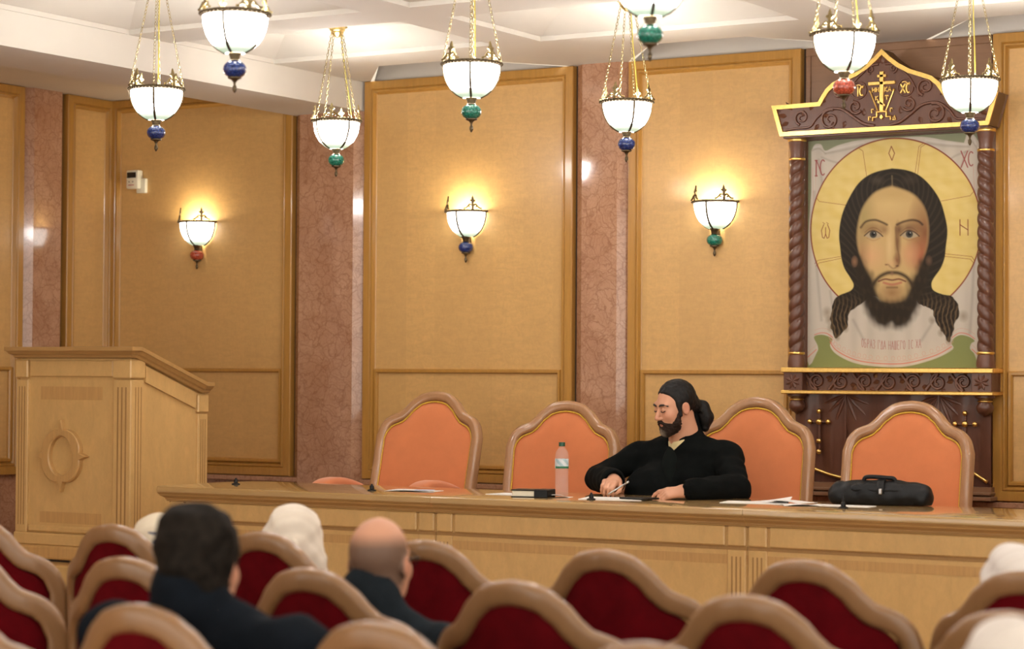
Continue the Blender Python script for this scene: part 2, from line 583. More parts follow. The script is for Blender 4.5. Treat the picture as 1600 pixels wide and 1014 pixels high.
# ceiling with coffers and the shadow recesses along the back wall
def ceiling():
    bm = B()
    bays = [(-7.69 + 1.75 * i + (0.006 if i == 0 else 0), -6.22 + 1.75 * i) for i in range(6)]
    rows = [(-1.30, 0.12), (0.45, 1.87), (2.20, 3.62), (3.95, 5.37), (5.70, 7.12), (7.45, 8.85), (9.18, 10.08)]
    pk = (10.45, YW)
    xs = sorted({XL - 0.3, -9.55, -8.25, XR} | {v for b in bays for v in b if v < XR})
    ys = sorted({YB, YW + 0.3} | {v for r in rows + [pk] for v in r})
    F = lambda *p: bm.faces.new([bm.verts.new(q) for q in p])
    for i in range(len(xs) - 1):
        for j in range(len(ys) - 1):
            x0, x1, y0, y1 = xs[i], xs[i + 1], ys[j], ys[j + 1]
            bay = (x0, x1) in bays
            if bay and (y0, y1) in rows:
                lip, top, ins = ZC + 0.025, ZC + 0.10, 0.30
                a = [(x0, y0), (x1, y0), (x1, y1), (x0, y1)]
                e = 0.02
                a2 = [(x0 + e, y0 + e), (x1 - e, y0 + e), (x1 - e, y1 - e), (x0 + e, y1 - e)]
                c = [(x0 + ins, y0 + ins), (x1 - ins, y0 + ins), (x1 - ins, y1 - ins), (x0 + ins, y1 - ins)]
                for k in range(4):
                    k2 = (k + 1) % 4
                    F((*a[k], ZC), (*a[k2], ZC), (*a[k2], lip), (*a[k], lip))
                    F((*a[k], lip), (*a[k2], lip), (*a2[k2], lip), (*a2[k], lip))
                    F((*a2[k], lip), (*a2[k2], lip), (*c[k2], top), (*c[k], top))
                F(*[(*q, top) for q in c])
            elif (bay or (x0, x1) == (-9.55, -8.25)) and (y0, y1) == pk:
                d = 0.46
                a = [(x0 + d, y0), (x1 - d, y0), (x1 - 0.02, y1 + 0.04), (x0 + 0.02, y1 + 0.04)]
                F((x0, y0, ZC), (x0 + d, y0, ZC), (x0 + 0.02, y1, ZC), (x0, y1, ZC))
                F((x1, y0, ZC), (x1 - d, y0, ZC), (x1 - 0.02, y1, ZC), (x1, y1, ZC))
                for k in range(4):
                    k2 = (k + 1) % 4
                    F((*a[k], ZC), (*a[k2], ZC), (*a[k2], ZC + 0.28), (*a[k], ZC + 0.28))
                F(*[(*q, ZC + 0.28) for q in a])
            else:
                F((x0, y0, ZC), (x1, y0, ZC), (x1, y1, ZC), (x0, y1, ZC))
    bmesh.ops.remove_doubles(bm, verts=bm.verts, dist=1e-5)
    structure(obj('ceiling', bm, 'ceiling'))
ceiling()
bm = B(); box(bm, -8.20, -7.688, YB, YW, 3.185, ZC - 0.001)
structure(obj('trim_1', bm, 'ceiling'))

# walls: polished granite plinth and core, wood panelling as parts
def wall(name, sx0, sx1, T, mat='marble'):
    """a wall in its own (u along, d out, z) frame; T maps to the room"""
    bm = B(); box(bm, sx0, sx1, 0.0, 0.25, -0.05, ZC)
    o = obj(name, bm, mat)
    o.matrix_world = T
    bm = B(); box(bm, sx0, sx1, 0.0, 0.25, ZC, 3.75); obj('plaster_band', bm, 'ceiling', o)
    return structure(o)

def rect_frame(bm, x0, x1, z0, z1, prof):
    """mitred picture-frame moulding; prof = [(inset, out)], out of the wall is -y"""
    loops = []
    for i, d in prof:
        loops.append([bm.verts.new(p) for p in ((x0 + i, -d, z0 + i), (x1 - i, -d, z0 + i), (x1 - i, -d, z1 - i), (x0 + i, -d, z1 - i))])
    for A, Bv in zip(loops[:-1], loops[1:]):
        for k in range(4):
            bm.faces.new([A[k], A[(k + 1) % 4], Bv[(k + 1) % 4], Bv[k]])

def bay(par, x0, x1, zt=3.36, zb=0.99, lower=True):
    g = 0.016
    bm = B(); box(bm, x0 - g, x1 + g, -0.004, -0.001, zb, zt + 0.0)
    obj('gap_shade_board', bm, 'gap_shade', par)  # dark board showing round the frame paints the joint's shade
    bm = B()
    rect_frame(bm, x0, x1, zb, zt - 0.002, [(0, 0.0), (0.0, 0.045), (0.004, 0.05), (0.046, 0.05), (0.052, 0.042), (0.058, 0.05), (0.066, 0.05), (0.075, 0.028), (0.083, 0.022)])
    obj('panel_frame', bm, 'amber', par)
    ix0, ix1 = x0 + 0.08, x1 - 0.08
    bm = B(); box(bm, ix0, ix1, -0.024, -0.002, 1.62, zt - 0.08)
    obj('wood_panel', bm, 'maple', par)
    bm = B(); box(bm, ix0, ix1, -0.022, -0.002, zb + 0.08, 1.64)
    obj('wood_panel', bm, 'maple', par)
    bm = B()
    rect_frame(bm, ix0 - 0.004, ix1 + 0.004, zb + 0.078, 1.645, [(0, 0.02), (0.0, 0.034), (0.005, 0.042), (0.018, 0.042), (0.024, 0.034), (0.026, 0.02)])
    obj('panel_moulding', bm, 'amber', par)

def pilaster(par, x0, x1, zt):
    c = 0.05
    bm = B()
    prism(bm, [(x0, -0.005), (x0, -0.02), (x0 + c, -0.06), (x1 - c, -0.06), (x1, -0.02), (x1, -0.005)], 0.0, zt, 'z')
    obj('pilaster', bm, 'marble', par)

TB = Matrix.Translation((0, YW, 0))
wb = wall('wall_back', XL - 0.25, XR, TB)
for x0, x1 in ((-9.665, -8.205), (-7.672, -6.240), (-5.885, -4.845), (-3.79, -2.75), (-2.36, -0.96), (-0.60, 0.8)):
    bay(wb, x0, x1)
pilaster(wb, -8.188, -7.69, 3.19)
for x0 in (-6.222, -2.735, -0.94):
    pilaster(wb, x0, x0 + 0.325, 3.36)
# darker backing board behind the icon case
bm = B(); box(bm, -4.828, -3.806, -0.015, -0.001, 0.99, 3.36)
obj('backing_board', bm, 'brownwood', wb)
bm = B(); box(bm, -4.828, -3.806, -0.024, -0.014, 3.315, 3.355, 0.003); box(bm, -4.828, -4.80, -0.024, -0.014, 0.99, 3.315, 0.003)
obj('backing_trim', bm, 'brownwood', wb)
bm = B(); box(bm, XL, XR, -0.055, -0.001, 0.955, 0.985, 0.004)
obj('dado_rail', bm, 'marble', wb)

TL = Matrix.Translation((XL, 0, 0)) @ Matrix.Rotation(PI / 2, 4, 'Z')   # u -> +Y, out -> +X
wl = wall('wall_left', YB, YW + 0.25, TL)
for y0, y1 in ((10.54, 10.985), (8.62, 10.155), (6.70, 8.235), (4.78, 6.315)):
    bay(wl, y0, y1)
for y0 in (10.175, 8.255, 6.335):
    pilaster(wl, y0, y0 + 0.345, 3.36)
TR_ = Matrix.Translation((XR, 0, 0)) @ Matrix.Rotation(-PI / 2, 4, 'Z')
wall('wall_right', -YW - 0.25, -6.0, TR_, 'palm')

# ================================================================== LAMPS
def ring_prof(r, z0, z1, t):
    return [(r - t, z0), (r, z0), (r + 0.004, z0 + 0.003), (r + 0.004, z1 - 0.003), (r, z1), (r - t, z1), (r - t, z0)]

def bowl_r(t):          # t 0 rim .. 1 bottom
    return 0.122 * math.sqrt(max(0.0, 1 - (t * 0.955) ** 2.1))

BH = 0.142
def bowl_zone(bm, t0, t1, n, a0=0.0, a1=2 * PI, c=(0, 0, 0), seg=32):
    lathe(bm, [(bowl_r(t0 + (t1 - t0) * k / n), -0.006 - BH * (t0 + (t1 - t0) * k / n)) for k in range(n + 1)], seg, c, a0, a1)

def finial(bm, ang, R0, sc=1.2):
    """three-lobed cast ornament standing on the rim"""
    M_ = Matrix.Translation((R0 * math.cos(ang), R0 * math.sin(ang), 0.006)) @ Matrix.Rotation(ang + PI / 2, 4, 'Z') @ Matrix.Rotation(-0.12, 4, 'X')
    t = B()
    prism(t, [(-0.006, 0), (0.006, 0), (0.005, 0.012), (0.009, 0.02), (0.005, 0.026), (0.0065, 0.034), (0.014, 0.040), (0.012, 0.046), (0.007, 0.046), (0.004, 0.058), (0, 0.068),
              (-0.004, 0.058), (-0.007, 0.046), (-0.012, 0.046), (-0.014, 0.040), (-0.0065, 0.034), (-0.005, 0.026), (-0.009, 0.02), (-0.005, 0.012)], -0.003, 0.003)
    for s in (-1, 1):
        tube(t, catmull([(0, 0, 0.016), (s * 0.014, 0, 0.024), (s * 0.024, 0, 0.014), (s * 0.034, 0, 0.006), (s * 0.044, 0, 0.004)], 4), 0.004, 5)
        sphere(t, (s * 0.016, 0, 0.012), 0.0045, 6)
    for v in t.verts: v.co = M_ @ (v.co * sc)
    me = bpy.data.meshes.new('t'); t.to_mesh(me); t.free()
    bm.from_mesh(me); bpy.data.meshes.remove(me)

def link_chain(bm, a, b):
    a = Vector(a); b = Vector(b)
    d = b - a; L = d.length; n = max(3, int(L / 0.0165)); T = d.normalized()
    s1 = T.orthogonal().normalized(); s2 = T.cross(s1)
    for i in range(n):
        c = a + d * ((i + 0.5) / n)
        S_, N_ = (s1, s2) if i % 2 else (s2, s1)
        pts = [c + T * (0.0105 * math.cos(2 * PI * k / 8)) + S_ * (0.0055 * math.sin(2 * PI * k / 8)) for k in range(8)]
        sweep(bm, pts, circ(0.0016, 4), [N_] * 8, closed=True)

def ball_and_drop(root, kind, c=(0, 0, 0)):
    bm = B()
    lathe(bm, [(0.0, -0.144), (0.026, -0.144), (0.027, -0.149), (0.021, -0.156), (0.017, -0.172), (0.022, -0.176), (0.0, -0.178)], 20, c)
    obj('collar', bm, 'bronze', root, True, angle=40)
    bm = B()
    lathe(bm, [(0.0, -0.176)] + [(0.044 * math.sin(PI * k / 12) ** 0.72, -0.208 + 0.032 * math.cos(PI * k / 12)) for k in range(1, 12)] + [(0.0, -0.240)], 24, c)
    obj('ceramic_ball', bm, 'ceramic_' + kind, root, True)
    bm = B()
    lathe(bm, [(0.0, -0.237), (0.026, -0.238), (0.026, -0.242), (0.012, -0.248), (0.006, -0.256), (0.004, -0.266), (0.008, -0.274), (0.0085, -0.284), (0.004, -0.294), (0.0, -0.298)], 14, c)
    obj('drop_finial', bm, 'bronze', root, True, angle=50)

def make_pendant(name_label, kind, X, Y, rot, zrim=2.955, ztop=3.458):
    root = empty('pendant_lamp', (X, Y, zrim), name_label, 'lamp', 'hanging lamps below the coffered ceiling', rz=rot)
    H = ztop - zrim
    bm = B()
    lathe(bm, [(0, H), (0.040, H), (0.043, H - 0.008), (0.040, H - 0.022), (0.034, H - 0.026), (0.034, H - 0.034), (0.022, H - 0.046), (0.010, H - 0.054), (0, H - 0.058)], 24)
    for k in range(6):
        a = 2 * PI * k / 6
        prism_pts = [(0.036 * math.cos(a), 0.036 * math.sin(a), H - 0.004), (0.046 * math.cos(a), 0.046 * math.sin(a), H - 0.004), (0.052 * math.cos(a), 0.052 * math.sin(a), H + 0.001)]
        tube(bm, prism_pts, 0.006, 5)
    obj('canopy', bm, 'brass', root, True, angle=40)
    bm = B()
    lathe(bm, ring_prof(0.126, -0.011, 0.007, 0.006), 40)
    for k in range(44):
        a = 2 * PI * k / 44
        sphere(bm, (0.131 * math.cos(a), 0.131 * math.sin(a), -0.001), 0.0062, 6)
    obj('rim', bm, 'bronze', root, True, angle=50)
    for k in range(4):
        a = PI / 2 * k
        bm = B(); finial(bm, a + PI / 4, 0.126)
        obj('rim_ornament', bm, 'antique', root, True, angle=30)
        bm = B(); link_chain(bm, (0.034 * math.cos(a), 0.034 * math.sin(a), H - 0.03), (0.126 * math.cos(a), 0.126 * math.sin(a), 0.008))
        obj('chain', bm, 'antique', root, True)
        bm = B()
        pts = [((bowl_r(t) + 0.0035) * math.cos(a), (bowl_r(t) + 0.0035) * math.sin(a), -0.006 - BH * t) for t in [j / 10 for j in range(11)]]
        sweep(bm, pts, rrect(0.0052, 0.003, 0.002, 2), [(math.cos(a), math.sin(a), -0.2)] * len(pts))
        obj('bowl_rib', bm, 'bronze', root, True)
    bm = B(); tube(bm, catmull([(0.02, 0.012, H - 0.04), (0.055, 0.014, H * 0.55), (0.085, 0.018, H * 0.3), (0.118, 0.02, 0.01)], 5), 0.0026, 6)
    obj('cord', bm, 'cord', root, True)
    bm = B(); bowl_zone(bm, 0.0, 0.77, 12)
    bo = obj('glass_bowl', bm, 'bowl', root, True)
    for t0, t1, mm in ((0.77, 0.84, 'bowlpale'), (0.84, 0.91, 'bowlmid'), (0.91, 1.0, 'bowlgreen')):  # green tint, plus a glow falloff stepped into the emission
        bm = B(); bowl_zone(bm, t0, t1, 2); obj('dim_tinted_glass_band', bm, mm, bo, True)
    ball_and_drop(root, kind)
    ld = bpy.data.lights.new('bulb', 'POINT')
    ld.energy = PEND_BULB; ld.color = (1.0, 0.90, 0.78); ld.shadow_soft_size = 0.03
    lo = bpy.data.objects.new('bulb', ld); COL.objects.link(lo)
    lo.parent = root; lo.location = (0, 0, -0.015)
    return root

# the camera-facing direction is about (-0.52, 0.855): rot sets which rib faces the hall
make_pendant('large blurred hanging lamp with blue ball, cut by the top edge, second from left', 'blue', -5.23, 6.62, 0.30)
make_pendant('hanging glass bowl lamp with blue ball, leftmost of all the lamps', 'blue', -6.93, 8.18, -0.98)
make_pendant('smallest hanging bowl lamp with green ball, its whole brass canopy and chains visible', 'green', -6.96, 9.68, -0.38)
make_pendant('hanging bowl lamp with green ball in front of the middle wall panel', 'green', -5.165, 8.18, -1.06)
make_pendant('hanging bowl lamp with blue ball in front of the narrow granite pilaster', 'blue', -5.21, 9.68, -0.78)
make_pendant('nearest hanging lamp with green ball, only its bowl bottom showing at the top edge', 'green', -3.476, 6.62, -0.95)
make_pendant('hanging bowl lamp with red ball left of the carved pediment peak', 'red', -3.435, 8.18, -0.86)
make_pendant('hanging bowl lamp with blue ball over the right corner of the icon case', 'blue', -3.463, 9.70, -1.20)
for X, Y, k in ((-6.93, 5.0, 'green'), (-5.2, 4.9, 'red'), (-3.45, 4.9, 'blue'), (-1.7, 9.68, 'green'), (-1.7, 8.18, 'red'), (-1.7, 6.6, 'blue'), (-1.7, 4.9, 'green'), (0.05, 8.18, 'blue'), (0.05, 6.6, 'green'), (-3.45, 3.2, 'red'), (-1.7, 3.2, 'blue')):  # unseen copies continuing the lamp grid, added for their light
    make_pendant('unseen hanging bowl lamp added out of view to light the hall', k, X, Y, -0.9)

def make_sconce(label, kind, X, z=2.558):
    root = empty('wall_sconce', (X, YW - 0.002, z), label, 'lamp', 'sconces on the wood panelling')
    a0, a1 = PI, 2 * PI
    bm = B()
    lathe(bm, ring_prof(0.126, -0.008, 0.006, 0.006), 24, (0, -0.03, 0), a0, a1)
    for k in range(23):
        a = PI + PI * k / 22
        sphere(bm, (0.131 * math.cos(a), -0.03 + 0.131 * math.sin(a), -0.001), 0.0062, 6)
    for s in (-1, 1): box(bm, s * 0.126 - 0.005, s * 0.126 + 0.005, -0.03, 0.0, -0.008, 0.006)
    obj('rim', bm, 'bronze', root, True, angle=50)
    for a in (1.25 * PI, 1.75 * PI):
        t = B(); finial(t, a, 0.126)
        for v in t.verts: v.co.y -= 0.03
        obj('rim_ornament', t, 'bronze', root, True, angle=30)
    for a in (PI + 0.02, 1.5 * PI, 2 * PI - 0.02):
        bm = B()
        pts = [((bowl_r(t) + 0.0035) * math.cos(a), -0.03 + (bowl_r(t) + 0.0035) * math.sin(a), -0.006 - BH * t) for t in [j / 10 for j in range(11)]]
        sweep(bm, pts, rrect(0.0052, 0.003, 0.002, 2), [(math.cos(a), math.sin(a), -0.2)] * len(pts))
        obj('bowl_rib', bm, 'bronze', root, True)
    c = (0, -0.03, 0)
    bm = B(); bowl_zone(bm, 0, 0.76, 10, a0, a1, c, 20)
    bo = obj('glass_bowl', bm, 'bowlsoft', root, True)
    for t0, t1, mm in ((0.76, 0.84, 'bowlpale'), (0.84, 0.91, 'bowlmid'), (0.91, 1.0, 'bowlgreen')):  # tinted bands whose emission also paints the glow fading to the base
        bm = B(); bowl_zone(bm, t0, t1, 2, a0, a1, c, 20); obj('dim_tinted_glass_band', bm, mm, bo, True)
    ball_and_drop(root, kind, (0, -0.05, 0))
    bm = B(); box(bm, -0.02, 0.02, -0.045, 0.0, -0.20, -0.14, 0.004); obj('wall_bracket', bm, 'bronze', root)
    ld = bpy.data.lights.new('bulb', 'POINT')
    ld.energy = SCON_BULB; ld.color = (1.0, 0.88, 0.66); ld.shadow_soft_size = 0.022
    lo = bpy.data.objects.new('bulb', ld); COL.objects.link(lo)
    lo.parent = root; lo.location = (0, -0.075, -0.01)
make_sconce('lit half-bowl wall sconce with red ball on the left panel', 'red', -8.935)
make_sconce('lit half-bowl wall sconce with blue ball on the middle panel', 'blue', -6.945)
make_sconce('lit half-bowl wall sconce with green ball on the panel beside the icon', 'green', -5.348)

# ================================================================== LECTERN
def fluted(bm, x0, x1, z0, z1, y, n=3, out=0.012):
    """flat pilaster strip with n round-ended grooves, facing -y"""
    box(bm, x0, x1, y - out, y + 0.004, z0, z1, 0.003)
def flute_shade(bm, x0, x1, z0, z1, y, n=3):  # no cut grooves: darker strips paint their shade
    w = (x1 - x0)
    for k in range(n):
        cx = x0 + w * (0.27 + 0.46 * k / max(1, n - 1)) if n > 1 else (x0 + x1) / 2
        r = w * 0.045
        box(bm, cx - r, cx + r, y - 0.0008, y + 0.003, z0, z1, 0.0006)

M['groove_shade'] = wood('painted_groove_shade', (0.37, 0.205, 0.068, 1), grain=(5, 5, 0.6), amount=0.1, rough=0.5, coat=0)  # darker birch tone with the shade of the grooves in its colour

def lectern():
    W0, W1, D = -0.805, 0.0, 0.635      # local: x left..right(front-right corner at 0), y front 0 .. back D
    root = empty('lectern', (-7.778, 9.0, 0.60), 'tall birch lectern with a round carved medallion, standing left of the long table', 'lectern')
    zf, zb_ = 1.09, 0.905               # body top at front and back
    zr = lambda y: zf + (zb_ - zf) * max(0.0, (y - 0.03)) / (D - 0.09) if y < D - 0.06 else zb_
    bm = B()
    prism(bm, [(0.012, 0.07), (D - 0.012, 0.07), (D - 0.012, zb_), (D - 0.06, zb_), (0.03, zf), (0.012, zf)], W0 + 0.012, W1 - 0.012, 'x')
    obj('body', bm, 'birch', root)
    # cornice following the sloping side
    path = [(W0, D), (W0, 0), (W1, 0), (W1, D)]
    prof = [(0.0, -0.004), (0.012, 0.0), (0.018, 0.012), (0.03, 0.018), (0.042, 0.034), (0.05, 0.036), (0.05, 0.056), (0.0, 0.058)]
    bm = B()
    def cornice_ring(x, y, nx, ny, extra=0.0):
        return [bm.verts.new((x + nx * o, y + ny * o, zr(y) + z)) for o, z in prof]
    k = 1.0
    stations = [(W0, D, -1, 0), (W0, D - 0.06, -1, 0), (W0, 0.03, -1, 0), (W0, 0, -1, -1), (W1, 0, 1, -1), (W1, 0.03, 1, 0), (W1, D - 0.06, 1, 0), (W1, D, 1, 0)]
    rings = [cornice_ring(*s) for s in stations]
    for A, Bv in zip(rings[:-1], rings[1:]):
        for i in range(len(prof) - 1):
            bm.faces.new([A[i], A[i + 1], Bv[i + 1], Bv[i]])
    bm.faces.new(rings[0]); bm.faces.new(rings[-1])
    # closing top board
    def topv(i): return rings[i][-1]
    for a, b in ((0, 7), (1, 6), (2, 5)):
        bm.faces.new([topv(a), topv(a + 1), topv(b - 1), topv(b)])
    obj('cornice', bm, 'moulding', root)
    # frieze band with corner blocks
    bm = B()
    box(bm, W0 + 0.092, W1 - 0.125, -0.002, 0.02, 0.988, 1.075, 0.005)
    obj('frieze_band', bm, 'birch', root)
    bm = B()
    prism(bm, [(0.115, zr(0.115) - 0.10), (D - 0.10, zr(D - 0.1) - 0.10), (D - 0.10, zr(D - 0.1) - 0.014), (0.115, zr(0.115) - 0.014)], W1 - 0.02, W1 + 0.002, 'x')
    obj('frieze_band', bm, 'birch', root)
    for x0, x1, y0, y1, zt in ((W0 - 0.004, W0 + 0.085, -0.012, 0.03, 1.078), (W1 - 0.118, W1 + 0.008, -0.012, 0.108, 1.078), (W1 - 0.03, W1 + 0.010, D - 0.092, D, 0.895)):
        bm = B(); box(bm, x0, x1, y0, y1, zt - 0.098, zt, 0.006)
        obj('corner_block', bm, 'birch', root)
    # fluted strips
    for x0, x1 in ((W0 + 0.002, W0 + 0.085), (W1 - 0.115, W1 + 0.003)):
        bm = B(); box(bm, x0, x1, -0.006, 0.03, 0.15, 0.972, 0.003)
        p = obj('fluted_strip', bm, 'birch', root)
        bm = B(); flute_shade(bm, x0, x1, 0.19, 0.935, -0.006, 3); obj('flute_shade', bm, 'groove_shade', p)
    bm = B(); box(bm, W1 - 0.03, W1 + 0.004, 0.0, 0.10, 0.15, 0.972, 0.003)
    p = obj('fluted_strip', bm, 'birch', root)
    bm = B()
    for k in range(3): box(bm, W1 + 0.0032, W1 + 0.0048, 0.03 + 0.022 * k, 0.036 + 0.022 * k, 0.19, 0.935)
    obj('flute_shade', bm, 'groove_shade', p)
    bm = B(); box(bm, W1 - 0.03, W1 + 0.004, D - 0.085, D - 0.003, 0.15, 0.79, 0.003)
    p = obj('fluted_strip', bm, 'birch', root)
    bm = B()
    for k in range(3): box(bm, W1 + 0.0032, W1 + 0.0048, D - 0.066 + 0.018 * k, D - 0.060 + 0.018 * k, 0.19, 0.76)
    obj('flute_shade', bm, 'groove_shade', p)
    # inset veneer bands on the front
    for z0, z1 in ((0.865, 0.935), (0.205, 0.265)):
        bm = B(); box(bm, W0 + 0.165, W1 - 0.205, 0.0105, 0.02, z0, z1)
        obj('veneer_band', bm, 'birchstrip', root)
    # base
    bm = B(); box(bm, W0 - 0.006, W1 + 0.006, -0.012, D, 0.085, 0.150, 0.006); box(bm, W0 + 0.09, W1 - 0.13, -0.006, 0.02, 0.152, 0.19, 0.01)
    obj('base_rail', bm, 'birch', root)
    bm = B(); box(bm, W0 - 0.02, W1 + 0.02, -0.03, D + 0.01, 0.012, 0.085, 0.012, 2)
    obj('plinth', bm, 'birchstrip', root)
    bm = B(); box(bm, W0, W1, 0.0, D, 0.0, 0.014); obj('plinth_gap_shade', bm, 'gap_shade', root)  # dark strip paints the shadow line under the plinth
    # medallion: quatrefoil ring with four points
    cx, cz = -0.472, 0.565
    out = []
    N = 96
    for k in range(N):
        a = 2 * PI * k / N
        c, s = math.cos(a), math.sin(a)
        r = 0.128 * (1 + 0.055 * math.cos(4 * a + PI))
        r = 0.132 + 0.013 * (abs(math.sin(2 * a)) ** 0.7) 
        spike = max(0.0, 1 - abs(((a + PI / 4) % (PI / 2)) - PI / 4) / 0.13)
        r += 0.055 * spike ** 1.3 - 0.004 * (abs(math.cos(2 * a)) ** 8)
        out.append((cx + r * c, cz + r * s * 1.05))
    inn = [(cx + 0.083 * math.cos(2 * PI * k / N), cz + 0.104 * math.sin(2 * PI * k / N)) for k in range(N)]
    bm = B()
    rings = []
    for P_, y in ((out, 0.012), (out, -0.016), ([((p[0] - cx) * 0.965 + cx, (p[1] - cz) * 0.965 + cz) for p in out], -0.021), ([((p[0] - cx) * 1.06 + cx, (p[1] - cz) * 1.06 + cz) for p in inn], -0.021), (inn, -0.014), (inn, 0.012)):
        rings.append([bm.verts.new((p[0], y, p[1])) for p in P_])
    for A, Bv in zip(rings[:-1], rings[1:]):
        for k in range(N):
            bm.faces.new([A[k], A[(k + 1) % N], Bv[(k + 1) % N], Bv[k]])
    obj('medallion', bm, 'birchstrip', root)
lectern()
bm = B(); box(bm, -8.86, -7.56, 8.80, 9.95, STAGE, 0.60, 0.006)
tag(obj('dais', bm, 'birch'), 'low wooden dais under the birch lectern', 'platform')

# ================================================================== LONG TABLE
def table(label, x0, x1, left=False, right=False):
    """one unit; local x from x0, front cornice edge at y = 0, tabletop at z = 0.75"""
    root = empty('presidium_table', (x0, 8.60, STAGE), label, 'table', 'units of the long table on the stage')
    W = x1 - x0
    ox0 = 0.05 if left else 0.0
    ox1 = W - 0.05 if right else W
    e = 0.0008
    DP = 0.73
    bm = B()
    a, b = e, W - e
    if left:
        pts = [(a + 0.012, 0), (b, 0), (b, DP)] + [(0.06 - 0.16 * math.cos(t) + 0.10, DP - 0.30 + 0.30 * math.sin(t)) for t in [PI / 2 - PI / 2 * k / 8 for k in range(9)]] + [(a, 0.012)]
    else:
        pts = [(a, 0), (b, 0), (b, DP), (a, DP)]
    prism(bm, pts, 0.722, 0.75, 'z')
    es = [ed for ed in bm.edges if abs(ed.verts[0].co.z - 0.75) < 1e-5 and abs(ed.verts[1].co.z - 0.75) < 1e-5 and max(ed.verts[0].co.y, ed.verts[1].co.y) < 0.02]
    bmesh.ops.bevel(bm, geom=es, offset=0.008, segments=3, profile=0.5, affect='EDGES')
    obj('tabletop', bm, 'tabletop', root, True, angle=35)
    # cornice under the top edge
    prof = [(0.006, 0.722), (0.008, 0.715), (0.014, 0.712), (0.016, 0.704), (0.026, 0.698), (0.034, 0.692), (0.036, 0.688), (0.036, 0.684), (0.040, 0.682), (0.041, 0.676), (0.05, 0.674)]
    bm = B()
    rows = []
    st = []
    if left: st.append(lambda y, z: (ox0 - 0.05 + y, 0.40, z))
    st.append((lambda y, z: (ox0 - 0.05 + y, y, z)) if left else (lambda y, z: (e, y, z)))
    st.append((lambda y, z: (W - y, y, z)) if right else (lambda y, z: (W - e, y, z)))
    if right: st.append(lambda y, z: (W - y, DP, z))
    for f in st: rows.append([bm.verts.new(f(y, z)) for y, z in prof])
    for A, Bv in zip(rows[:-1], rows[1:]):
        for i in range(len(prof) - 1): bm.faces.new([A[i], A[i + 1], Bv[i + 1], Bv[i]])
    obj('cornice', bm, 'moulding', root)
    bm = B(); box(bm, ox0 + e, ox1 - e, 0.055, 0.085, 0.02, 0.70)
    obj('front_panel', bm, 'birch', root)
    bm = B(); box(bm, ox0 + e, ox1 - e, 0.0535, 0.06, 0.512, 0.552)
    obj('veneer_band', bm, 'birchstrip', root)
    pw = 0.086
    for px in (ox0 + 0.006, ox1 - pw - 0.006):
        bm = B(); box(bm, px, px + pw, 0.042, 0.06, 0.588, 0.674, 0.006)
        obj('frieze_block', bm, 'birch', root)
        bm = B(); box(bm, px, px + pw, 0.045, 0.06, 0.20, 0.572, 0.004)
        p = obj('pilaster', bm, 'birch', root)
        bm = B(); flute_shade(bm, px, px + pw, 0.24, 0.545, 0.045, 3); obj('flute_shade', bm, 'groove_shade', p)
    bm = B(); box(bm, ox0 + pw + 0.018, ox1 - pw - 0.018, 0.042, 0.06, 0.588, 0.674, 0.006)
    obj('frieze_panel', bm, 'birch', root)
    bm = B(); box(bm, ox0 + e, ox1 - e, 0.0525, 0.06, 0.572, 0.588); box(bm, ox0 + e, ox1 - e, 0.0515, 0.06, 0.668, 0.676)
    obj('groove_shade_strip', bm, 'groove_shade', root)  # darker strips paint the shade above and below the frieze
    bm = B(); box(bm, ox0 + e, ox1 - e, 0.020, 0.06, 0.0, 0.20, 0.006); box(bm, ox0 + e, ox1 - e, 0.008, 0.06, 0.0, 0.10, 0.006)
    obj('plinth', bm, 'birch', root)
    for px, has in ((ox0, left), (ox1 - 0.03, right)):
        bm = B(); box(bm, px + e, px + 0.03 - e, 0.06, DP - 0.12, 0.0, 0.722)
        obj('side_panel', bm, 'birch', root)
table('left end unit of the long birch table, with a rounded back corner', -7.27, -5.641, left=True)
table('middle unit of the long birch table, in front of the seated speaker', -5.641, -4.066)
table('right unit of the long birch table, in front of the black bag', -4.066, -2.44)
table('far right unit of the long birch table, past the edge of the view', -2.44, -0.86, right=True)

